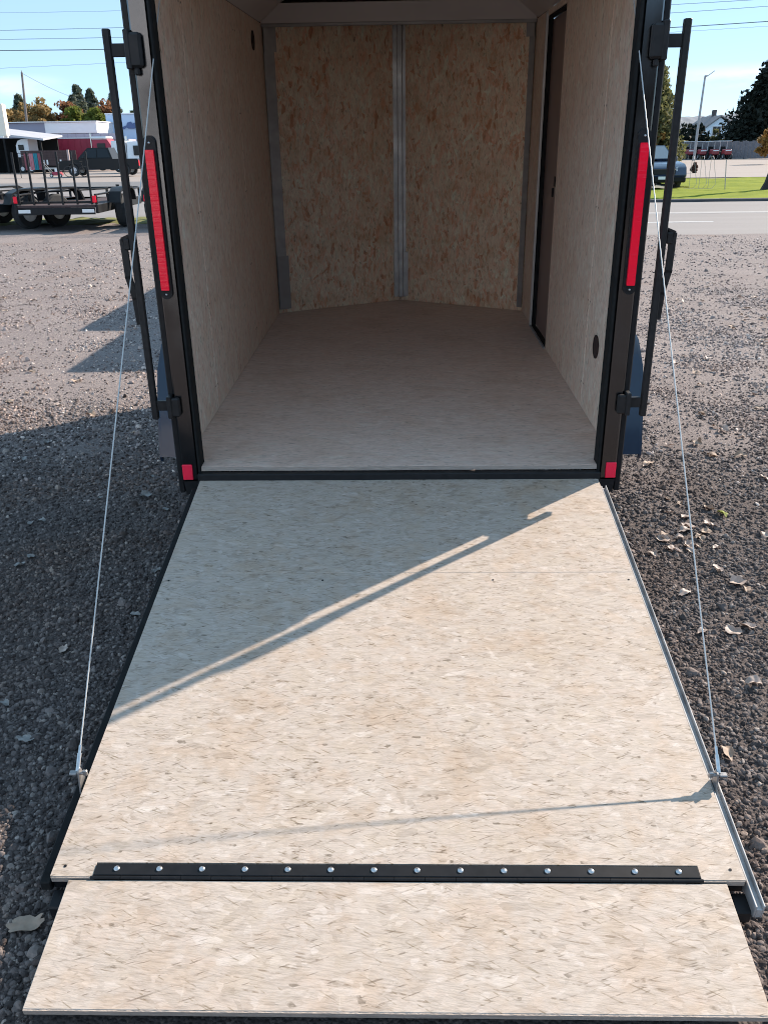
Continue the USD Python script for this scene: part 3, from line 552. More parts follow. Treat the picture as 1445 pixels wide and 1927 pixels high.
# ------------------------------------------------------------------ dry leaves on the gravel
LEAVES = [(2.244, 3.244), (2.168, 2.9), (2.387, 3.031), (1.956, 2.184), (1.944, 1.91), (1.974, 1.834), (2.031, 1.697), (1.562, 1.559), (1.733, 1.575), (1.901, 1.349), (1.37, 0.673), (1.302, 0.359), (1.344, 0.301), (1.453, 0.417), (1.426, 0.448), (1.9, 1.007), (1.53, 0.553), (1.374, -0.202), (1.273, -0.495), (1.157, -0.857), (1.339, 1.202), (2.33, 3.831), (0.95, -1.204), (3.204, 4.421), (1.184, 0.18), (1.276, 0.217), (1.267, 0.163), (3.089, 6.44), (3.083, 6.617), (3.708, 7.557), (3.807, 6.754), (3.842, 10.181), (2.39, 3.323), (3.357, 5.338), (5.22, 11.466), (-2.285, 1.724), (-2.148, 1.701), (-2.159, 1.392), (-1.941, 1.768), (-1.661, 1.869), (-1.293, 0.826), (-1.745, 0.461), (-1.613, 0.017), (-1.107, -1.163), (-0.999, -0.396), (-1.012, -0.041), (-1.155, 0.649), (-1.352, 1.136), (-0.841, -1.818), (-2.05, 2.233), (-1.526, 0.8), (-1.594, 0.094), (-1.25, -0.977), (-1.183, -0.647), (-1.709, 0.511), (-5.276, 8.924), (-5.609, 9.214), (-5.634, 10.72), (-4.357, 7.081), (-4.073, 5.576), (-3.758, 5.503), (-4.171, 7.263), (-3.952, 7.249), (-4.157, 8.687), (-3.965, 8.475), (-3.504, 6.768), (-3.31, 4.151), (-2.929, 4.327), (-2.481, 3.186), (-2.719, 2.809), (-2.368, 2.495), (-4.699, 10.976), (-6.637, 11.897), (-4.802, 7.225), (-4.402, 6.367), (-4.906, 10.329), (-4.075, 9.367), (-3.256, 4.751), (-2.959, 3.506), (-2.736, 2.571)]
leafm = [pbr('leaf_tan', (.44, .33, .25), .7, var=.2, vscale=30, transl=.2), pbr('leaf_pale', (.52, .42, .36), .65, var=.15, vscale=30, transl=.2), pbr('leaf_grey', (.30, .285, .27), .7, var=.3, vscale=30, transl=.15), pbr('leaf_green', (.30, .33, .06), .7, var=.2, vscale=30, transl=.25)]
def leaf_mesh(L, r):
    W = L * r.uniform(.5, .75); lobes = r.integers(2, 5); n = 26
    a = np.linspace(0, 2 * np.pi, n, endpoint=False)
    rad = 1 + .22 * np.abs(np.sin(a * lobes / 1.0 + r.uniform(0, 3))) - .18 * r.random(n)
    P = np.stack([np.cos(a) * L / 2 * rad, np.sin(a) * W / 2 * rad], 1)
    rings = [P, P * .6, P * .25]
    V = np.vstack(rings + [np.zeros((1, 2))]); x, y = V[:, 0] / L, V[:, 1] / L
    c1, c2, c3 = r.uniform(.5, 1.6), r.uniform(.2, 1.1) * r.choice([-1, 1]), r.uniform(-.5, .5)
    z = L * (c1 * y * y * 1.2 + c2 * x * x * .7 + c3 * x * y + .05 * np.sin(9 * x + r.uniform(0, 6)) + .05 * np.sin(11 * y))
    F = []
    for k in range(2):
        for j in range(n):
            A, B = k * n + j, k * n + (j + 1) % n; F += [(A, B, A + n), (B, B + n, A + n)]
    for j in range(n): F.append((2 * n + j, 2 * n + (j + 1) % n, 3 * n))
    V3 = np.stack([V[:, 0], V[:, 1], z - z.min()], 1)
    top = trimesh.Trimesh(V3, F, process=False)
    bot = trimesh.Trimesh(V3 - [0, 0, .0006], np.array(F)[:, ::-1], process=False)
    return trimesh.util.concatenate([top, bot])
lr = np.random.default_rng(21)
for k in range(46):
    y = lr.uniform(-1.2, 7.5); x = lr.uniform(.95 + max(y, 0) * .02, 1.35 + (y + 3.2) * .40) if y < 5 else lr.uniform(1.9, 4.4)
    if x > .44 * (y + 3.24) + .1: x = .44 * (y + 3.24) - lr.uniform(0, .3)
    if x > 1.0: LEAVES.append((x, y))
for k in range(12): LEAVES.append((1.27 + lr.normal() * .09, .28 + lr.normal() * .10))
special = {40: (.07, 2, 'large grey broken leaf lying by the left foot of the trailer'), 43: (.055, 2, 'grey curled leaf in the shadow beside the lower half of the ramp'), 48: (.075, 0, 'big pale crumpled leaf half in sun beside the flap at lower left'), 16: (.055, 3, 'small yellow green leaf on the gravel right of the ramp'), 18: (.07, 1, 'bright white curled leaf alone on the gravel right of the ramp'), 22: (.06, 0, 'pinkish brown leaf touching the right edge of the ramp')}
for i, (x, y) in enumerate(LEAVES):
    shade = x < 0 and y < 2.0 and i != 48
    if i in special: L, mi, lab = special[i]; grp = None
    else:
        L = (lr.uniform(.030, .052) if shade else lr.uniform(.035, .065)) * (1 + max(y, 0) * .05); mi = 2 if shade and lr.random() < .5 else int(lr.integers(0, 2))
        lab, grp = (('dry curled leaf lying in the trailer shadow left of the ramp', 'dry leaves in the trailer shadow') if shade else ('dry leaf on the sunlit gravel left of the trailer', 'dry leaves on the sunlit gravel at left') if x < 0 else ('dry leaf on the sunlit gravel right of the trailer', 'dry leaves on the sunlit gravel at right'))
    if grp: lab = ('tan ', 'pale pinkish ', 'grey ')[mi] + lab; grp = ('tan ', 'pale ', 'grey ')[mi] + grp
    m = leaf_mesh(L, lr)
    R = rotz(lr.uniform(0, 6.28)) @ rotx(lr.uniform(-.3, .3))
    z = float(gz(np.array([x]), np.array([y]))[0])
    m.apply_transform(mat4(R, (x, y, z + .012)))
    m.apply_translation([0, 0, z + .006 - m.bounds[0][2]])
    obj('fallen_leaf', m, leafm[mi], smooth=True, label=lab, cat='leaf', group=grp)
#@@BACKGROUND
# ------------------------------------------------------------------ vegetation builders
def foliage(name, stops, transl=.25, rough=.7):
    N = {'g': ('geometry', {}), 'n': ('noise_texture', {'scale': .55, 'detail': 3.0}), 'm': ('math', {'math_type': 'multiply', 'value2': .55}), 'm2': ('math', {'math_type': 'multiply', 'value2': .5}), 'a': ('math', {'math_type': 'add'}),
         'r': ('rgb_ramp', {'ramp': stops}), 'p': ('principled_bsdf', {'roughness': rough, 'specular_ior_level': .25}), 't': ('translucent_bsdf', {}), 'x': ('mix_closure', {'fac': transl})}
    L = [('g.position', 'n.vector'), ('g.random_per_island', 'm.value1'), ('n.fac', 'm2.value1'), ('m.value', 'a.value1'), ('m2.value', 'a.value2'), ('a.value', 'r.fac'), ('r.color', 'p.base_color'), ('r.color', 't.color'), ('p.BSDF', 'x.closure1'), ('t.BSDF', 'x.closure2')]
    return usdkit.material(stage, LK + name, N, L, surface='x.closure')
F_ORANGE = foliage('foliage_orange', [(0, (.22, .145, .06)), (.4, (.34, .235, .10)), (.7, (.40, .285, .125)), (1, (.48, .36, .17))], .5)
F_RUST = foliage('foliage_rust', [(0, (.20, .09, .045)), (.5, (.30, .15, .075)), (1, (.40, .23, .11))], .5)
F_YGREEN = foliage('foliage_yellow_green', [(0, (.09, .12, .025)), (.5, (.20, .22, .045)), (1, (.32, .31, .07))], .5)
F_PINE = foliage('foliage_pine', [(0, (.08, .095, .07)), (.5, (.15, .17, .12)), (1, (.23, .24, .16))], .3)
F_DARK = foliage('foliage_dark', [(0, (.010, .014, .010)), (.5, (.020, .026, .018)), (1, (.038, .045, .030))], .12)
F_OLIVE = foliage('foliage_olive', [(0, (.10, .105, .045)), (.5, (.18, .18, .075)), (1, (.28, .26, .11))], .45)
F_BROWN = foliage('foliage_brown', [(0, (.10, .06, .045)), (.5, (.16, .10, .08)), (1, (.22, .15, .12))])
F_AMBER = foliage('foliage_amber', [(0, (.20, .10, .025)), (.5, (.33, .19, .05)), (1, (.42, .27, .09))])
BARK = pbr('bark', (.07, .055, .045), .95, var=.4, vscale=9, bump=.6, bscale=20, stretch=(1, 1, .2))
BARK_D = pbr('bark_dark', (.018, .014, .013), .95, var=.3, vscale=9, bump=.6, bscale=20)

def leaf_cloud(centers, radii, n_each, size, r, squash=.75):
    P, Fc = [], []
    for c, rad in zip(centers, radii):
        d = r.normal(size=(n_each, 3)); d /= np.linalg.norm(d, axis=1, keepdims=True)
        p = c + d * (rad * (.35 + .65 * r.random((n_each, 1)) ** .5)) * [1, 1, squash]
        P.append(p)
    P = np.vstack(P); n = len(P)
    a = r.normal(size=(n, 3)); a /= np.linalg.norm(a, axis=1, keepdims=True)
    b = np.cross(a, r.normal(size=(n, 3))); b /= np.linalg.norm(b, axis=1, keepdims=True)
    s = size * (.5 + r.random((n, 1)))
    V = np.stack([P - a * s, P + b * s * .55, P + a * s, P - b * s * .55], 1).reshape(-1, 3)
    i = np.arange(n) * 4
    return trimesh.Trimesh(V, np.vstack([np.stack([i, i + 1, i + 2], 1), np.stack([i, i + 2, i + 3], 1)]), process=False)
def broad_tree(name, label, x, y, z_top, width, fol, group=None, seed=0, z_low=None, leaf=.22, clumps=46, each=60, lean=0.0, cat='tree', trunk_r=.18):
    r = np.random.default_rng(seed + 100)
    t = thing(name, label, cat, (x, y, -.05), 0, group)
    z_low = z_top * .22 if z_low is None else z_low
    zc, hz = (z_top + z_low) / 2, (z_top - z_low) / 2
    base = np.array([0, 0, 0.]); top = np.array([lean, 0, z_low + hz * 1.2])
    tr = [tube(np.stack([base + (top - base) * q + [math.sin(q * 5 + seed) * .06 * width * .1, 0, 0] for q in np.linspace(0, 1, 6)]), np.linspace(trunk_r, trunk_r * .35, 6), 7)]
    C, Rr = [], []
    for k in range(clumps):
        d = r.normal(size=3); d /= np.linalg.norm(d); u = r.random() ** .4
        c = np.array([d[0] * width / 2 * u * .85 + lean, d[1] * width / 2 * u * .85, zc + d[2] * hz * u * .90])
        taper = 1 - .35 * max(0, (c[2] - zc) / hz); c[0] *= taper; c[1] *= taper
        C.append(c); Rr.append(width * r.uniform(.085, .17))
        if k % 5 == 0:
            q = base + (top - base) * r.uniform(.45, .95)
            tr.append(tube(np.stack([q, (q + c) / 2 + [0, 0, -.04 * width], c]), [trunk_r * .35, trunk_r * .22, trunk_r * .1], 5))
    obj('trunk', tr, BARK, t); obj('crown', leaf_cloud(C, Rr, each, leaf, r), fol, t, smooth=False)
    return t
def cone_tree(name, label, x, y, z_top, width, fol, group=None, seed=0, z_low=.6, leaf=.22, tiers=14, each=34, cat='tree', lean=0.0, bark=None):
    r = np.random.default_rng(seed + 300)
    t = thing(name, label, cat, (x, y, -.05), 0, group)
    tr = [tube([(0, 0, 0), (lean * .5, 0, z_top * .5), (lean, 0, z_top * .97)], [.03 * z_top * .6, .02 * z_top * .6, .01], 7)]
    C, Rr = [], []
    for k in range(tiers):
        q = min(max((k + r.uniform(-.4, .4)) / (tiers - 1), 0), 1); z = z_low + (z_top - z_low) * q
        rad = width / 2 * (1 - q) ** .85 + .04 * width
        nb = max(3, int(9 * (1 - q) + 3)); a0 = r.random() * 6
        for j in range(nb):
            a = a0 + 2 * math.pi * j / nb + r.uniform(-.25, .25); L = rad * r.uniform(.65, 1.12)
            root = np.array([lean * q, 0, z]); tip = root + [math.cos(a) * L, math.sin(a) * L, -.18 * L + r.uniform(-.05, .12) * L]
            if j % 2 == 0 and L > .3: tr.append(tube([root, tip], [.02, .006], 4))
            for s in (.5, .95):
                C.append(root + (tip - root) * s); Rr.append(max(.20 * width * (1 - q * .6) * (1.15 - .4 * s), .16))
    obj('trunk', tr, bark or BARK, t); obj('crown', leaf_cloud(C, Rr, each, leaf, r, 1.1), fol, t, smooth=False)
    return t

# far tree row on the left, behind the flat roofed building
TG = 'autumn trees behind the flat roofed building'
for k, (x, ztop, w, y, fol, lab) in enumerate([
    (-64.5, 8.6, 7.0, 140, F_ORANGE, 'brown orange autumn tree at the far left edge of the skyline'),
    (-59.0, 9.0, 6.5, 141, F_ORANGE, 'brown orange autumn tree just left of the thin pole'),
    (-54.6, 9.4, 6.8, 139, F_ORANGE, 'taller golden brown tree right of the thin pole'),
    (-51.2, 9.1, 6.0, 141, F_RUST, 'reddish brown tree beside the bright yellow green tree'),
    (-48.3, 8.6, 5.6, 137, F_YGREEN, 'bright yellow green tree above the white fascia'),
    (-45.2, 7.9, 4.6, 136, F_YGREEN, 'small yellow green tree falling away toward the pale blue wall'),
    (-45.6, 9.0, 5.4, 143, F_RUST, 'rust brown tree behind the yellow green ones'),
    (-40.2, 7.9, 5.0, 141, F_OLIVE, 'olive tree top above the pale blue wall beside the trailer post'),
    (-69.5, 8.2, 6.5, 142, F_ORANGE, 'brown autumn tree half outside the left edge'), (-57.0, 8.4, 6.0, 146, F_OLIVE, 'olive tree filling the gap behind the golden brown tree'), (-43.0, 7.2, 4.5, 144, F_YGREEN, 'yellow green tree low behind the pale blue wall')]):
    broad_tree('autumn_tree', lab, x, y, ztop, w, fol, None, k, leaf=.26, clumps=56, each=54)
for k, (x, ztop, w, y, lab) in enumerate([(-52.6, 10.2, 3.2, 150, 'grey green pine top poking above the orange trees'), (-50.6, 12.6, 4.4, 165, 'tallest grey green pine over the yellow tree'), (-55.6, 12.2, 4.2, 168, 'grey green pine beside the tallest one'), (-53.8, 11.6, 4.0, 172, 'grey green pine nearest the pale blue wall'), (-61.5, 10.5, 3.6, 152, 'dark pine tip above the trees at far left')]):
    xs = [-53.4, -57.6, -56.3, -53.6, -62.9][k]
    cone_tree('pine_tree', lab, xs, y, ztop * .94, w * 1.6, F_PINE, None, 20 + k, leaf=.30, tiers=24, each=26)

# right hand trees
cone_tree('tall_conifer', 'tall yellow green conifer beside the right door post', 21.3, 80, 9.6, 5.6, F_OLIVE, None, 41, z_low=.8, leaf=.22, tiers=22, each=60)
broad_tree('shrub', 'yellowish shrub at the foot of the tall conifer', 21.6, 78, 2.6, 3.0, F_AMBER, None, 45, z_low=.3, leaf=.15, clumps=24, each=60, cat='shrub', trunk_r=.05)
broad_tree('shrub', 'dark rounded shrub left of the lock rod behind the fence', 26.6, 99, 3.2, 4.0, F_DARK, None, 46, z_low=.3, leaf=.2, clumps=26, each=60, cat='shrub', trunk_r=.06)
broad_tree('shrub', 'dark rounded bush right of the lock rod behind the fence', 31.6, 101, 3.9, 4.6, F_DARK, None, 47, z_low=.3, leaf=.2, clumps=34, each=70, cat='shrub', trunk_r=.06)
broad_tree('shrub', 'olive bush between the dark bush and the white house', 34.5, 102, 3.1, 2.6, F_OLIVE, None, 48, z_low=.3, leaf=.16, clumps=20, each=60, cat='shrub', trunk_r=.05)
broad_tree('shrub', 'low dark hedge below the window of the white house', 38.9, 103, 2.1, 4.4, F_DARK, None, 49, z_low=.2, leaf=.17, clumps=24, each=60, cat='shrub', trunk_r=.05)
broad_tree('shrub', 'amber leaved bush in front of the grey fence at the right edge', 28.2, 69, 2.5, 2.9, F_AMBER, None, 50, z_low=.5, leaf=.13, clumps=30, each=80, cat='shrub', trunk_r=.06)
cone_tree('dark_spruce', 'big dark spruce with a pointed top beside the white house', 39.6, 100, 9.6, 10.4, F_DARK, None, 51, z_low=.6, leaf=.24, tiers=20, each=70)
cone_tree('dark_spruce', 'dark spruce at the right edge behind the big one', 45.0, 104, 8.2, 7.5, F_DARK, None, 52, z_low=.8, leaf=.26, tiers=14, each=50)
# near tree at the right edge: only its trunk is in view
nt = thing('street_tree', 'dark leaning tree trunk at the right edge of the lawn', 'tree', (13.05, 29.7, 0))
obj('trunk', [tube([(-.06, 0, -.1), (-.02, 0, .25), (.10, 0, 1.0), (.30, 0, 2.2), (.9, .1, 4.6), (4.0, .2, 13.0)], [.34, .22, .17, .16, .14, .07], 10), tube([(2.6, .1, 9.2), (4.2, .8, 12.0), (5.0, 1.2, 13.5)], [.08, .05, .03], 6), tube([(3.2, .1, 10.8), (4.4, -.8, 12.8), (5.2, -1.2, 14.0)], [.07, .05, .03], 6)], BARK_D, nt)
r_ = np.random.default_rng(77)
Cc = [np.array([4.6 + r_.normal() * 1.0, r_.normal() * 1.1, 13.6 + r_.normal() * 1.0]) for _ in range(34)]
obj('crown', leaf_cloud(Cc, [.6] * 34, 60, .12, r_), F_RUST, nt, smooth=False)

# low wooded hills
def hill(name, x0, x1, y, h, mat, seed):
    xs = np.linspace(x0, x1, 160); ys = np.linspace(y - 60, y + 90, 30)
    def zf(X, Y):
        u = (X - x0) / (x1 - x0); v = (Y - ys[0]) / (ys[-1] - ys[0])
        return -1.5 + h * np.clip(np.sin(np.pi * np.clip(u, 0, 1)) ** .5, 0, 1) * np.clip(np.sin(np.pi * v * .9 + .1), 0, 1) * (.75 + .5 * meshkit.fbm(np.stack([X * .03, Y * .02, X * 0], -1), 3, seed)) + 2.0 * meshkit.fbm(np.stack([X * .5, Y * .5, X * 0], -1), 2, seed) * np.clip(np.sin(np.pi * v), 0, 1)
    obj(name, grid_mesh(xs, ys, zf), mat, smooth=True, kind='structure')
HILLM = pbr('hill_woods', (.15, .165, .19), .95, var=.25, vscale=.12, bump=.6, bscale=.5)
hill('hills', 60, 330, 430, 16.0, HILLM, 5)
hill('hills', -330, -60, 430, 8.0, HILLM, 8)

# ------------------------------------------------------------------ buildings on the left
CLAD_LILAC = pbr('clad_lilac', (.36, .35, .40), .6, var=.05, vscale=.8)
CLAD_GREY = pbr('clad_grey', (.25, .25, .32), .6, var=.05, vscale=.8)
FASCIA = pbr('fascia', (.74, .72, .72), .55, var=.04, vscale=.7)
BLUEWALL = pbr('blue_wall', (.42, .52, .66), .6, var=.06, vscale=.5)
DARKGLASS = M['blackout_glass']
b = thing('showroom_building', 'flat roofed grey showroom with a deep white fascia behind the red trailer', 'building', (0, 0, 0))
obj('wall', bx(-42, -26.0, 85.4, 96, -.1, 2.60), CLAD_LILAC, b)
obj('upper_wall', bx(-42, -28.75, 85.4, 96, 2.605, 3.15), CLAD_LILAC, b)
obj('fascia', bx(-33.7, -28.8, 85.0, 95, 3.155, 4.12, .02), FASCIA, b)
obj('roof_side', bx(-42, -33.72, 85.1, 95, 3.155, 4.10, .02), CLAD_GREY, b)
obj('roof_edge', bx(-42.1, -28.7, 84.9, 95.1, 4.125, 4.20), FASCIA, b)
obj('lower_fascia', bx(-33.4, -27.1, 85.0, 85.38, 2.62, 3.12, .02), CLAD_LILAC, b)
for k in range(8):
    obj('panel_joint', bx(-33.2 + k * .78, -33.17 + k * .78, 84.985, 84.995, 2.64, 3.10), CLAD_GREY, b)
b = thing('sign_building', 'pale blue building with a dark emblem high on its wall', 'building', (0, 0, 0))
obj('wall', bx(-29.4, -23.0, 90.0, 100, -.1, 4.90, .03), BLUEWALL, b)
obj('parapet', bx(-29.45, -22.95, 89.93, 100.05, 4.905, 5.0), FASCIA, b)
EMB = pbr('emblem_blue', (.06, .10, .22), .5)
em = prism_y([(-1.0, 0), (-.95, .16), (-.72, .30), (-.5, .36), (-.38, .62), (.0, .70), (.12, .52), (.32, .60), (.62, .52), (.80, .28), (1.0, .20), (1.05, 0), (.6, .05), (.45, .16), (.25, .05), (-.3, .05), (-.5, .18), (-.7, .04)], -.04, 0)
obj('emblem', moved(em, mat4(None, (-26.9, 89.96, 3.52))), EMB, b)
obj('window', bx(-26.3, -25.3, 89.95, 89.985, 1.75, 2.3), DARKGLASS, b)
b = thing('shed', 'dark open shed with a pale sloping roof at the left edge', 'building', (0, 0, 0))
obj('roof', hull([(-36, 73.5, 3.35), (-36, 78, 3.7), (-29.6, 73.5, 2.60), (-29.6, 78, 2.9), (-36, 73.5, 3.2), (-36, 78, 3.55), (-29.6, 73.5, 2.45), (-29.6, 78, 2.75)]), pbr('shed_roof', (.42, .41, .43), .6, var=.1, vscale=1), b, smooth=False)
obj('back_wall', bx(-36, -29.9, 77.4, 77.6, -.1, 2.7), M['black_rubber'], b)
for x in (-35.8, -33.0, -30.0): obj('post', bx(x, x + .15, 73.6, 73.75, -.1, 2.65), M['black_rubber'], b)
obj('side_wall', bx(-36.2, -36.05, 73.6, 77.5, -.1, 3.2), M['black_rubber'], b)
b = thing('white_house_end', 'sunlit cream wall corner at the far left edge', 'building', (0, 0, 0))
obj('wall', bx(-24, -18.33, 40.0, 40.4, 2.30, 3.66, .02), pbr('cream_wall', (.75, .66, .55), .7, var=.04), b)
obj('awning_post', bx(-20, -19.85, 40.2, 40.35, -.1, 2.3), pbr('post_white', (.6, .58, .55), .6), b)
obj('soffit', bx(-24.2, -18.45, 39.9, 40.5, 2.24, 2.295), M['white_paint'], b)

# vehicles and clutter in the far lot
RED = pbr('red_box', (.30, .02, .045), .45, var=.08, vscale=1.5)
DKRED = pbr('dark_wood', (.055, .03, .028), .8, var=.3, vscale=3, stretch=(4, 1, .5))
TRUCKW = pbr('truck_white', (.66, .67, .68), .3, var=.04, coat=.4)
CHAR = pbr('charcoal_paint', (.006, .006, .0065), .4, spec=.3)
NAVY = pbr('navy_paint', (.012, .022, .045), .2, coat=.8)
CHROME = pbr('chrome', (.65, .65, .66), .12, metal=1.0)
LAMPG = pbr('lamp_glass', (.62, .64, .66), .1, coat=.5)
def tyre_at(parent, x, y, z, r, w, axis='y', rim=None, name='wheel'):
    prof = [(r * .55, -w / 2), (r * .9, -w / 2), (r, -w * .3), (r, w * .3), (r * .9, w / 2), (r * .55, w / 2), (r * .55, -w / 2)]
    m = trimesh.creation.revolve(np.array(prof), sections=24); rm = trimesh.creation.cylinder(radius=r * .56, height=w * .7, sections=18)
    R4 = trimesh.transformations.rotation_matrix(math.pi / 2, [1, 0, 0] if axis == 'y' else [0, 1, 0])
    for q in (m, rm): q.apply_transform(R4); q.apply_translation([x, y, z])
    wv = obj(name, m, M['tyre'], parent); obj('rim', rm, rim or M['rim_white'], wv); return wv
t = thing('red_trailer', 'long red box trailer parked in front of the grey showroom', 'trailer', (0, 0, 0))
obj('box', bx(-33.3, -27.2, 79.4, 81.8, .85, 2.62, .03), RED, t)
obj('top_rail', bx(-33.35, -27.15, 79.35, 81.85, 2.625, 2.70), FASCIA, t)
for k in range(11): obj('rib', bx(-33.0 + k * .55, -32.96 + k * .55, 79.37, 79.395, .9, 2.6), RED, t)
obj('frame', bx(-33.2, -27.3, 79.6, 81.6, .62, .845), M['black_paint'], t)
for x in (-32.2, -31.2, -28.4): tyre_at(t, x, 79.6, .45, .45, .28)
t = thing('red_truck', 'red truck cab with white trim at the end of the red trailer', 'truck', (0, 0, 0))
obj('cab', hull([(-26.9, 77.5, .7), (-25.0, 77.5, .7), (-26.9, 79.5, .7), (-25.0, 79.5, .7), (-26.9, 77.6, 2.5), (-25.6, 77.6, 2.5), (-26.9, 79.4, 2.5), (-25.6, 79.4, 2.5), (-25.0, 77.5, 1.5), (-25.0, 79.5, 1.5)]), RED, t, smooth=False)
obj('roof_fairing', bx(-27.0, -25.6, 77.55, 79.45, 2.505, 2.75, .1), TRUCKW, t)
obj('window', bx(-26.5, -25.8, 77.46, 77.56, 1.55, 2.2, .01), DARKGLASS, t)
obj('trim', bx(-26.9, -25.1, 77.46, 77.50, 1.1, 1.25), TRUCKW, t)
obj('exhaust', cyl((-27.05, 77.7, .8), (-27.05, 77.7, 3.0), .06), CHROME, t)
for x in (-26.3, -25.4): tyre_at(t, x, 77.6, .48, .48, .28)
t = thing('white_truck', 'white box truck cab facing right behind the dark pickup', 'truck', (1.05, 0, 0))
obj('box', bx(-23.75, -22.6, 69.2, 71.4, .8, 2.30, .06), TRUCKW, t)
obj('cab', hull([(-22.55, 69.1, .7), (-20.6, 69.1, .7), (-22.55, 71.3, .7), (-20.6, 71.3, .7), (-22.5, 69.3, 2.25), (-21.3, 69.3, 2.25), (-22.5, 71.1, 2.25), (-21.3, 71.1, 2.25), (-20.45, 69.2, 1.3), (-20.45, 71.2, 1.3)]), TRUCKW, t, smooth=False)
obj('side_window', bx(-22.0, -21.2, 69.08, 69.18, 1.25, 1.95, .01), DARKGLASS, t)
obj('windscreen', hull([(-20.9, 69.35, 1.42), (-21.32, 69.4, 2.15), (-20.9, 71.1, 1.42), (-21.32, 71.0, 2.15), (-20.78, 69.35, 1.42), (-21.2, 69.4, 2.15), (-20.78, 71.1, 1.42), (-21.2, 71.0, 2.15)]), M['windscreen'], t, smooth=False)
obj('air_horn', [cyl((-22.6 + k * .4, 69.5, 2.28), (-22.6 + k * .4, 69.5, 2.62), .09) for k in range(1)], CHROME, t)
obj('mirror', bx(-21.3, -21.15, 68.75, 69.0, 1.3, 1.85, .03), TRUCKW, t)
obj('bumper', bx(-20.5, -20.25, 69.1, 71.3, .35, .75, .05), CHROME, t)
obj('headlamp', bx(-20.46, -20.38, 69.2, 69.6, .85, 1.1, .02), LAMPG, t)
for x in (-23.3, -21.2): tyre_at(t, x, 69.3, .42, .42, .26)
t = thing('dark_pickup', 'dark pickup truck parked side-on across the side street', 'pickup', (-20.85, 61.0, 0))
body = prism_y([(-2.75, .42), (-2.78, .78), (-2.68, .98), (-1.35, 1.08), (-1.30, 1.12), (1.0, 1.12), (1.02, 1.08), (2.72, 1.08), (2.78, .95), (2.78, .50), (2.70, .42), (2.15, .42), (2.08, .66), (1.88, .80), (1.62, .80), (1.42, .66), (1.36, .42), (-1.36, .42), (-1.43, .66), (-1.64, .80), (-1.90, .80), (-2.08, .66), (-2.15, .42)], -.95, .95)
obj('body', body, CHAR, t)
obj('cab', hull([(-1.42, -.86, 1.125), (.98, -.86, 1.125), (-1.42, .86, 1.125), (.98, .86, 1.125), (-.72, -.70, 1.80), (.72, -.70, 1.80), (-.72, .70, 1.80), (.72, .70, 1.80)]), CHAR, t, smooth=False)
for x0, x1, a0, a1 in ((-1.18, -.12, -.66, -.10), (-.02, .86, -.02, .62)):
    obj('side_window', hull([(x0, -.885, 1.17), (x1, -.885, 1.17), (a0, -.735, 1.72), (a1, -.735, 1.72), (x0, -.86, 1.17), (x1, -.86, 1.17), (a0, -.71, 1.72), (a1, -.71, 1.72)]), DARKGLASS, t, smooth=False)
obj('bumper', bx(-2.86, -2.74, -.9, .9, .40, .66, .03), CHROME, t); obj('headlamp', bx(-2.79, -2.70, -.93, -.55, .72, .90, .02), LAMPG, t); obj('tail_light', bx(2.74, 2.80, -.93, -.78, .62, 1.0, .02), M['red_lens'], t)
obj('mirror', bx(-.98, -.80, -1.12, -.93, 1.12, 1.32, .03), CHAR, t)
for x in (-1.76, 1.76):
    for y in (-.82, .82): tyre_at(t, x, y, .39, .39, .26, rim=M['rim_white'])
t = thing('wooden_wagon', 'brown high-sided wooden trailer in front of the red trailer', 'trailer', (0, 0, 0))
for k in range(6): obj('side_board', bx(-31.0, -27.2, 71.9, 71.95, .56 + k * .19, .735 + k * .19, .008), DKRED, t)
obj('bed', bx(-30.9, -27.3, 71.96, 74, .50, .62), DKRED, t); obj('back_board', bx(-31.0, -27.2, 73.95, 74.0, .62, 1.68), DKRED, t)
obj('end_post', bx(-27.2, -27.05, 71.85, 72.0, .5, 1.72), pbr('grey_pink', (.35, .27, .26), .7), t)
obj('drawbar', bx(-30.2, -27.6, 71.3, 71.45, .28, .40), pbr('drawbar_grey', (.42, .38, .35), .7), t)
for x in (-30.3, -27.9): tyre_at(t, x, 71.95, .33, .33, .2)
for k, (x, c) in enumerate(((-29.25, 'white'), (-28.95, 'white'), (-27.85, 'white'))): obj('reflector_plate', bx(x, x + .12, 71.85, 71.89, .62, .98), M['pale_tape'], t)
t = thing('camper_top', 'white rounded camper end beside the red trailer', 'camper', (0, 0, 0))
obj('shell', prism_y([(-32.15, 1.2), (-32.15, 2.1), (-31.95, 2.45), (-31.6, 2.58), (-31.1, 2.58), (-31.1, 1.2)], 74.0, 76.0), TRUCKW, t)
obj('window', bx(-31.95, -31.5, 73.96, 73.995, 1.75, 2.15), DARKGLASS, t); obj('skirt', bx(-32.1, -31.1, 74.1, 75.9, .3, 1.19), M['black_paint'], t)
for x in (-31.9, -31.3): tyre_at(t, x, 74.1, .3, .3, .2)
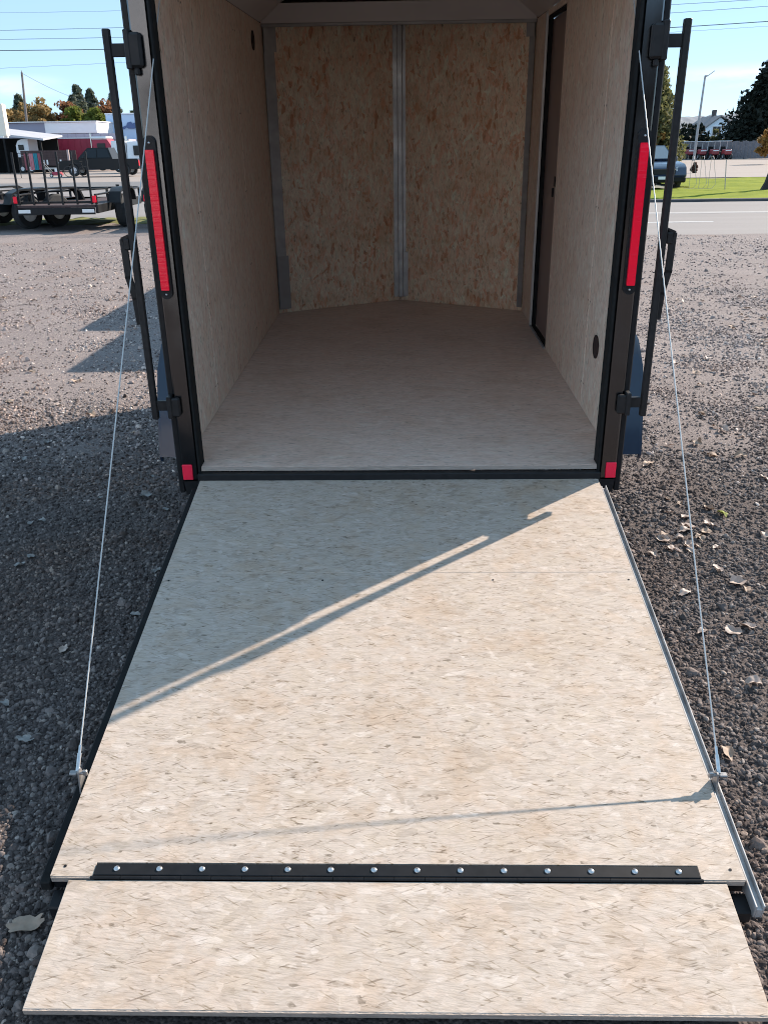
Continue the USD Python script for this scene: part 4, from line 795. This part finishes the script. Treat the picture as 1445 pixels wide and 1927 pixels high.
for x, c, lab in ((-25.9, (.30, .10, .12), 'dark red cloth hanging from the rail at the left edge'), (-25.55, (.50, .22, .26), 'pink cloth hanging beside the teal one'), (-25.25, (.03, .25, .32), 'bright teal cloth hanging at the left edge'), (-24.95, (.32, .10, .13), 'maroon cloth hanging right of the teal one')):
    xs = np.linspace(0, .26, 9); V, Fq = [], []
    for k, xx_ in enumerate(xs):
        o = .03 * math.sin(k * 1.9); V += [(x + xx_, 60.0 + o, 1.5), (x + xx_, 60.0 + o * 2.2, .45), (x + xx_, 60.03 + o, 1.5), (x + xx_, 60.03 + o * 2.2, .45)]
    for k in range(8):
        a = k * 4; Fq += [(a, a + 1, a + 5), (a, a + 5, a + 4), (a + 2, a + 7, a + 3), (a + 2, a + 6, a + 7)]
    obj('hanging_cloth', trimesh.Trimesh(V, Fq, process=False), pbr(f'cloth_{abs(int(x*100))}', c, .85), smooth=True, label=lab, cat='cloth')
t = thing('clothes_rail', 'thin dark rail with hanging cloths at the left edge', 'rail', (0, 0, 0))
obj('bar', cyl((-26.3, 60.015, 1.53), (-24.6, 60.015, 1.53), .02), M['black_paint'], t)
for x in (-26.3, -24.6): obj('leg', cyl((x, 60.015, -.05), (x, 60.015, 1.53), .022), M['black_paint'], t)
t = thing('push_mower', 'small red push mower standing near the brown wagon', 'mower', (-23.2, 58.5, 0))
obj('deck', hull([(-.35, -.25, .12), (.35, -.25, .12), (-.35, .25, .12), (.35, .25, .12), (-.25, -.2, .34), (.25, -.2, .34), (-.25, .2, .34), (.25, .2, .34)]), RED, t)
obj('engine', cyl((0, 0, .34), (0, 0, .55), .14), TRUCKW, t)
obj('handle', tube([(-.3, -.18, .25), (-.9, -.18, .95), (-.9, .18, .95), (-.3, .18, .25)], .018), M['galv'], t)
for x in (-.3, .3): tyre_at(t, x, -.28, .12, .12, .06)
t = thing('bicycle', 'dark bicycle parked by the brown wagon', 'bicycle', (-22.0, 58.8, 0))
for x in (-.52, .52):
    w_ = trimesh.creation.torus(.32, .022, 24, 8); w_.apply_transform(trimesh.transformations.rotation_matrix(math.pi / 2, [1, 0, 0])); w_.apply_translation([x, 0, .34]); obj('wheel', w_, M['tyre'], t)
obj('frame', [tube([(-.52, 0, .34), (-.15, 0, .82), (.42, 0, .86), (.52, 0, .34)], .018), tube([(-.15, 0, .82), (0, 0, .32), (.42, 0, .80)], .018), tube([(-.52, 0, .34), (0, 0, .32)], .014)], M['black_paint'], t)
obj('saddle', bx(-.30, -.06, -.06, .06, .90, .95, .02), M['black_rubber'], t); obj('handlebar', tube([(.40, -.25, .98), (.42, 0, .98), (.40, .25, .98)], .014), M['black_paint'], t)

# ------------------------------------------------------------------ open utility trailers across the lot
def utility(name, label, loc, rz, axles=1, bars=6, length=3.6, group=None, lights=True):
    t = thing(name, label, 'utility trailer', loc, rz, group)
    hw = .84
    obj('deck', bx(-hw, hw, 0, length, .50, .55, .01), DKRED, t)
    for s in (-1, 1):
        obj('side_beam', bx(s * (hw + .003), s * (hw + .063), 0, length, .38, .56, .01), M['black_paint'], t)
        obj('top_rail', bx(s * (hw + .008), s * (hw + .052), .0, length, .74, .775, .006), M['black_paint'], t)
        for k in range(5):
            y = .02 + (length - .08) * k / 4; obj('stake', bx(s * (hw + .008), s * (hw + .055), y, y + .05, .565, .737), M['black_paint'], t)
        obj('fender', prism_x([(1.35 - .25 * axles - .28, .55), (1.35 - .25 * axles - .18, .78), (1.35 - .25 * axles + .02, .86), (1.35 + .45 * axles + .10, .86), (1.35 + .45 * axles + .28, .78), (1.35 + .45 * axles + .38, .55), (1.35 + .45 * axles + .33, .55), (1.35 + .45 * axles + .24, .75), (1.35 + .45 * axles + .08, .82), (1.35 - .25 * axles + .04, .82), (1.35 - .25 * axles - .14, .75), (1.35 - .25 * axles - .22, .55)], s * (hw + .07) if s > 0 else -(hw + .33), (hw + .33) if s > 0 else -(hw + .07)), M['black_paint'], t)
        for k in range(axles): tyre_at(t, s * (hw + .22), 1.35 + k * .8 - (.0 if axles == 1 else .3), .36, .36, .21, axis='x', rim=M['rim_white'])
        obj('tail_light', bx(s * (hw - .03), s * (hw + .05), -.035, -.002, .60, .74, .01), M['red_lens'], t)
        obj('reflector_tape', bx(s * (hw - .28), s * (hw - .02), -.026, -.0225, .40, .47), M['pale_tape'], t)
    obj('rear_beam', bx(-hw, hw, -.022, -.001, .36, .50, .005), M['black_paint'], t)
    obj('front_rail', bx(-hw, hw, length + .001, length + .045, .74, .785), M['black_paint'], t)
    if bars:
        for k in range(bars):
            x = -hw + .06 + (2 * hw - .12) * k / (bars - 1); obj('gate_bar', bx(x - .020, x + .020, .005, .042, .56, 1.62, .004), M['black_paint'], t)
        obj('gate_rail', bx(-hw + .02, hw - .02, .046, .075, .585, .63), M['black_paint'], t)
    obj('tongue', [tube([(-.6, length, .45), (0, length + 1.2, .45)], .04, 6), tube([(.6, length, .45), (0, length + 1.2, .45)], .04, 6), bx(-.05, .05, length + 1.1, length + 1.35, .42, .52)], M['black_paint'], t)
    obj('jack', cyl((0, length + 1.1, -.02), (0, length + 1.1, .8), .03), M['black_paint'], t)
    return t
utility('utility_trailer', 'black utility trailer with a raised gate of upright bars, left of the lock rod', (-7.46, 16.3, 0), .02)
utility('utility_trailer', 'black utility trailer half hidden behind the left door post', (-4.70, 16.5, 0), .02)
utility('utility_trailer', 'black tandem axle utility trailer at the far left edge', (-9.95, 16.9, 0), -.55, axles=2, bars=4)

# ------------------------------------------------------------------ poles and overhead wires
UPOLE = pbr('pole_wood', (.16, .135, .125), .9, var=.2, vscale=3)
t = thing('utility_pole', 'thin grey utility pole rising above the trees at left', 'pole', (-41.3, 100, -.05))
obj('pole', tube([(0, 0, 0), (-.02, 0, 5), (.28, 0, 9.55)], [.17, .15, .11], 8), UPOLE, t)
obj('insulator', cyl((.28, 0, 9.5), (.28, 0, 9.72), .05), M['galv'], t)
GREYP = pbr('pole_grey', (.30, .30, .31), .5, metal=.4)
t = thing('street_lamp', 'tall street lamp with a short angled arm near the grey fence', 'street lamp', (27.95, 87, -.05))
obj('pole', tube([(0, 0, 0), (.05, 0, 3.6), (.15, 0, 7.3)], [.13, .11, .085], 10), GREYP, t)
obj('arm', tube([(.12, 0, 7.2), (.45, 0, 7.35), (.95, -.1, 7.72)], [.05, .04, .035], 6), GREYP, t)
obj('lamp_head', bx(.10, .42, -.12, .12, 7.26, 7.36, .03), GREYP, t)
WIRE = pbr('wire_dark', (.07, .075, .085), .6)
WP = [(0.0007, 0.019474, 6.399393, .018, 'thick dark cable, lowest of the clear overhead lines'), (0.000231, 0.033727, 6.091196, .006, 'faint thin overhead wire below the thick cable'), (0.000721, 0.023729, 6.967322, .010, 'thin overhead wire next above the thick cable'), (0.000498, 0.020977, 7.392574, .010, 'thin overhead wire, second above the thick cable'), (0.000823, 0.026322, 8.129695, .006, 'faint topmost overhead wire')]
for a, b_, c, r0, lab in WP:
    xs = np.linspace(-46, 46, 60)
    obj('overhead_wire', tube(np.stack([xs, np.full_like(xs, 45.0), a * xs ** 2 + b_ * xs + c], 1), r0, 5), WIRE, label=lab, cat='wire')
xs = np.linspace(0, 1, 12)
obj('overhead_wire', tube(np.stack([-41.0 + xs * 9.0, 100 - xs * 3, 9.4 - xs * 3.4 - .35 * np.sin(xs * np.pi)], 1), .016, 5), WIRE, label='slack wire dropping right from the utility pole top', cat='wire')

# ------------------------------------------------------------------ right hand side across the road
FEN = pbr('fence_grey', (.15, .14, .15), .85, var=.15, vscale=4)
FENP = pbr('fence_post', (.11, .105, .11), .85)
t = thing('board_fence', 'long grey board fence behind the red machines', 'fence', (0, 0, 0))
f0, f1 = np.array([20.0, 101.0]), np.array([48.0, 82.0]); nf = 110; dv = (f1 - f0); Lf = np.linalg.norm(dv); ang = math.atan2(dv[1], dv[0])
for k in range(nf):
    p = f0 + dv * (k + .5) / nf; hgt = 1.62 + .05 * math.sin(k * 2.3)
    obj('board', moved(bx(-Lf / nf / 2 + .008, Lf / nf / 2 - .008, -.012 - .006 * (k % 2), .012, .02, hgt), mat4(rotz(ang), (p[0], p[1], 0))), FEN, t)
for k in range(0, nf + 1, 8):
    p = f0 + dv * k / nf; obj('post', moved(bx(-.06, .06, .02, .14, -.1, 1.7), mat4(rotz(ang), (p[0], p[1], 0))), FENP, t)
# white house behind the fence
HW = pbr('house_white', (.60, .70, .80), .6, var=.04, vscale=1); SH = pbr('shingle_grey', (.22, .20, .20), .9, var=.2, vscale=4)
t = thing('white_house', 'white gabled house with a grey roof behind the fence', 'house', (0, 0, 0))
HX = 44.3
obj('wall', prism_y([(HX - 2.0, -.1), (HX - 2.0, 3.3), (HX, 4.7), (HX + 2.3, 3.1), (HX + 2.3, -.1)], 130, 138), HW, t)
obj('roof', [hull([(HX - 2.5, 129.7, 3.05), (HX, 129.7, 4.85), (HX - 2.5, 138.3, 3.05), (HX, 138.3, 4.85), (HX - 2.5, 129.7, 3.2), (HX, 129.7, 5.0), (HX - 2.5, 138.3, 3.2), (HX, 138.3, 5.0)]), hull([(HX + .01, 129.7, 4.85), (HX + 4.2, 129.7, 2.6), (HX + .01, 138.3, 4.85), (HX + 4.2, 138.3, 2.6), (HX + .01, 129.7, 5.0), (HX + 4.2, 129.7, 2.75), (HX + .01, 138.3, 5.0), (HX + 4.2, 138.3, 2.75)])], SH, t, smooth=False)
obj('chimney', bx(HX - .15, HX + .35, 133, 133.6, 4.8, 5.75), pbr('chimney_dark', (.07, .06, .06), .9), t)
w_ = obj('window_frame', bx(HX - 1.0, HX + .25, 129.93, 129.99, 2.35, 3.65), FASCIA, t); obj('pane', bx(HX - .9, HX - .41, 129.90, 129.925, 2.45, 3.55), DARKGLASS, w_); obj('pane', bx(HX - .34, HX + .15, 129.90, 129.925, 2.45, 3.55), DARKGLASS, w_)
obj('siding', [bx(HX - 1.98, HX + 2.28, 129.97, 129.985, .25 + k * .28, .26 + k * .28) for k in range(7)], SH, t)
# row of red machines
MR = pbr('machine_red', (.22, .03, .035), .4)
TGp = 'red ride-on machines with white canopies in a row by the fence'
def tractor(x, y, lab):
    t = thing('ride_on_mower', lab, 'mower', (x, y, -.04))
    obj('hood', bx(-.34, .34, -.9, .1, .45, .95, .08), MR, t); obj('seat_base', bx(-.34, .34, .12, .85, .4, .70, .05), MR, t); obj('seat', [bx(-.24, .24, .3, .75, .71, .80, .03), bx(-.24, .24, .72, .82, .80, 1.2, .03)], M['black_rubber'], t)
    for s in (-1, 1):
        obj('canopy_post', bx(s * .34 - .02, s * .34 + .02, .7, .74, .5, 1.66), TRUCKW, t); tyre_at(t, s * .42, .5, .40, .40, .24, axis='x'); tyre_at(t, s * .38, -.65, .27, .27, .16, axis='x')
    obj('canopy', bx(-.44, .44, -.35, .85, 1.665, 1.72, .02), TRUCKW, t); obj('headlamp', bx(-.28, .28, -.93, -.901, .78, .88, .01), LAMPG, t)
for k, lab in enumerate(('red ride-on machine with white canopy, first right of the lock rod', 'red ride-on machine with white canopy, second right of the lock rod', 'red ride-on machine with white canopy, third right of the lock rod', 'red ride-on machine with white canopy, last in the row toward the open fence')):
    tractor(29.2 + k * .98, 93.0 - k * .75, lab)
# dark blue car facing the road
t = thing('blue_car', 'dark blue car facing the road with a pale reflecting windscreen', 'car', (9.50, 33.4, -.04), .06)
lower = prism_x([(-2.1, .30), (-2.18, .55), (-2.10, .80), (-1.9, .92), (-.85, 1.04), (1.75, 1.06), (2.1, .95), (2.15, .45), (2.1, .30)], -.88, .88)
obj('body', lower, NAVY, t)
obj('cabin', hull([(-.82, -.95, 1.05), (.82, -.95, 1.05), (-.80, 1.75, 1.05), (.80, 1.75, 1.05), (-.64, -.15, 1.56), (.64, -.15, 1.56), (-.62, 1.15, 1.56), (.62, 1.15, 1.56)]), NAVY, t, smooth=False)
obj('windscreen', hull([(-.74, -.90, 1.09), (.74, -.90, 1.09), (-.60, -.21, 1.52), (.60, -.21, 1.52), (-.74, -.93, 1.10), (.74, -.93, 1.10), (-.60, -.24, 1.53), (.60, -.24, 1.53)]), M['windscreen'], t, smooth=False)
for s in (-1, 1):
    obj('headlamp', hull([(s * .50, -2.15, .68), (s * .84, -2.05, .68), (s * .50, -2.10, .82), (s * .84, -1.98, .84), (s * .5, -2.0, .68), (s * .84, -1.9, .7)]), LAMPG, t); obj('mirror', bx(s * .86, s * 1.02, -.72, -.60, 1.02, 1.16, .03), NAVY, t)
    for y in (-1.35, 1.3): tyre_at(t, s * .80, y, .33, .33, .21, axis='x')
    obj('side_window', hull([(s * .835, -.75, 1.09), (s * .82, 1.55, 1.09), (s * .66, -.1, 1.52), (s * .645, 1.1, 1.52), (s * .80, -.75, 1.09), (s * .79, 1.55, 1.09), (s * .63, -.1, 1.5), (s * .62, 1.1, 1.5)]), DARKGLASS, t, smooth=False)
obj('grille', bx(-.46, .46, -2.20, -2.10, .56, .76, .02), M['black_paint'], t); obj('bumper', bx(-.86, .86, -2.26, -2.12, .28, .50, .05), M['black_rubber'], t); obj('number_plate', bx(-.2, .2, -2.275, -2.262, .40, .50), TRUCKW, t)
# wire hoops and a thin post on the lawn edge
HOOP = pbr('hoop_grey', (.34, .31, .30), .5, metal=.4)
for k, (x, lab) in enumerate(((10.72, 'thin bent wire hoop nearest the lock rod on the lawn'), (11.08, 'middle thin bent wire hoop on the lawn'), (11.42, 'thin bent wire hoop nearest the thin post on the lawn'))):
    y = 30.6; pts = [(x, y + .9, 0), (x, y + .9, .95), (x - .06, y + .75, 1.12), (x - .16, y + .2, 1.15), (x - .20, y, 1.05), (x - .02, y, .22), (x - .14, y, .06), (x - .45, y + .05, .05)]
    obj('wire_hoop', tube(pts, .007, 6), HOOP, label=lab, cat='hoop')
obj('marker_post', tube([(11.55, 30.0, -.05), (11.50, 30.0, .55), (11.46, 30.0, 1.05)], .016, 8), HOOP, label='thin grey marker post standing on the bright lawn', cat='post')
broad_tree('shrub', 'small dark brown clump at the edge of the far driveway', 16.9, 51.0, .58, .36, F_BROWN, None, 61, z_low=-.05, leaf=.09, clumps=16, each=40, cat='shrub', trunk_r=.03)

# ------------------------------------------------------------------ other cargo trailers: two ahead (their shadows fall at left), and unseen ones added behind the viewer for reflections
def box_trailer(name, label, x0, x1, y0, y1, zt, mat, group=None):
    t = thing(name, label, 'trailer', ((x0 + x1) / 2, (y0 + y1) / 2, 0), 0, group); w, l = (x1 - x0) / 2, (y1 - y0) / 2
    obj('body', bx(-w, w, -l, l, .42, zt, .008), mat, t); obj('frame', bx(-w + .05, w - .05, -l + .05, l - .05, .32, .415), M['black_paint'], t)
    obj('door_line', [bx(-w + .1, w - .1, -l - .004, -l - .001, .50, .52), bx(-w + .1, w - .1, -l - .004, -l - .001, zt - .12, zt - .10)], M['black_rubber'], t)
    for s in (-1, 1):
        tyre_at(t, s * (w - .12), .1, .33, .33, .2, axis='x'); obj('tail_light', bx(s * (w - .06), s * (w - .02), -l - .012, -l - .001, .9, 1.3, .005), M['red_lens'], t)
    obj('tongue', [tube([(-.4, l, .38), (0, l + 1.0, .38)], .035, 6), tube([(.4, l, .38), (0, l + 1.0, .38)], .035, 6)], M['black_paint'], t)
    return t
DG = pbr('trailer_charcoal', (.03, .03, .032), .35, coat=.3)
def corner(tip, k): return np.array([tip[0], tip[1], 0]) + k * SUNDIR / SUNDIR[1] * .973
c1 = corner((-2.70, 3.50), 1.75); c2 = corner((-3.19, 5.20), 2.0)
box_trailer('low_cargo_trailer', 'low charcoal cargo trailer ahead of the open one, its shadow falling left', c1[0], c1[0] + 1.5, c1[1], c1[1] + 1.75, c1[2], DG)
box_trailer('tall_cargo_trailer', 'taller charcoal cargo trailer farthest ahead, its shadow falling left', c2[0], c2[0] + 1.7, c2[1], c2[1] + 3.2, c2[2], DG)
b = thing('dealer_office', 'pale metal office added unseen behind the viewer for the posts to reflect', 'building', (0, 0, 0))  # unseen building added for the left post to reflect and as fill
obj('wall', bx(-17, -1.6, -26, -15, -.1, 4.6, .03), FASCIA, b); obj('roof', bx(-17.3, -1.3, -26.3, -14.7, 4.605, 4.85, .03), CLAD_GREY, b)
obj('door', bx(-8, -7, -14.99, -14.95, 0, 2.1), CLAD_LILAC, b)
for x in (-15.5, -12.5, -5.0): obj('window', bx(x, x + 1.4, -14.99, -14.95, 1.0, 2.2), DARKGLASS, b)
for k in range(4): box_trailer('tall_cargo_trailer', f'charcoal trailer of the unseen row added for the right post to reflect, {("nearest the office", "second from the office", "third from the office", "farthest from the office")[k]}', 1.2 + k * 2.3, 3.3 + k * 2.3, -15.0, -10.5, 3.0, DG)  # unseen row added so that the right post reflects something dark
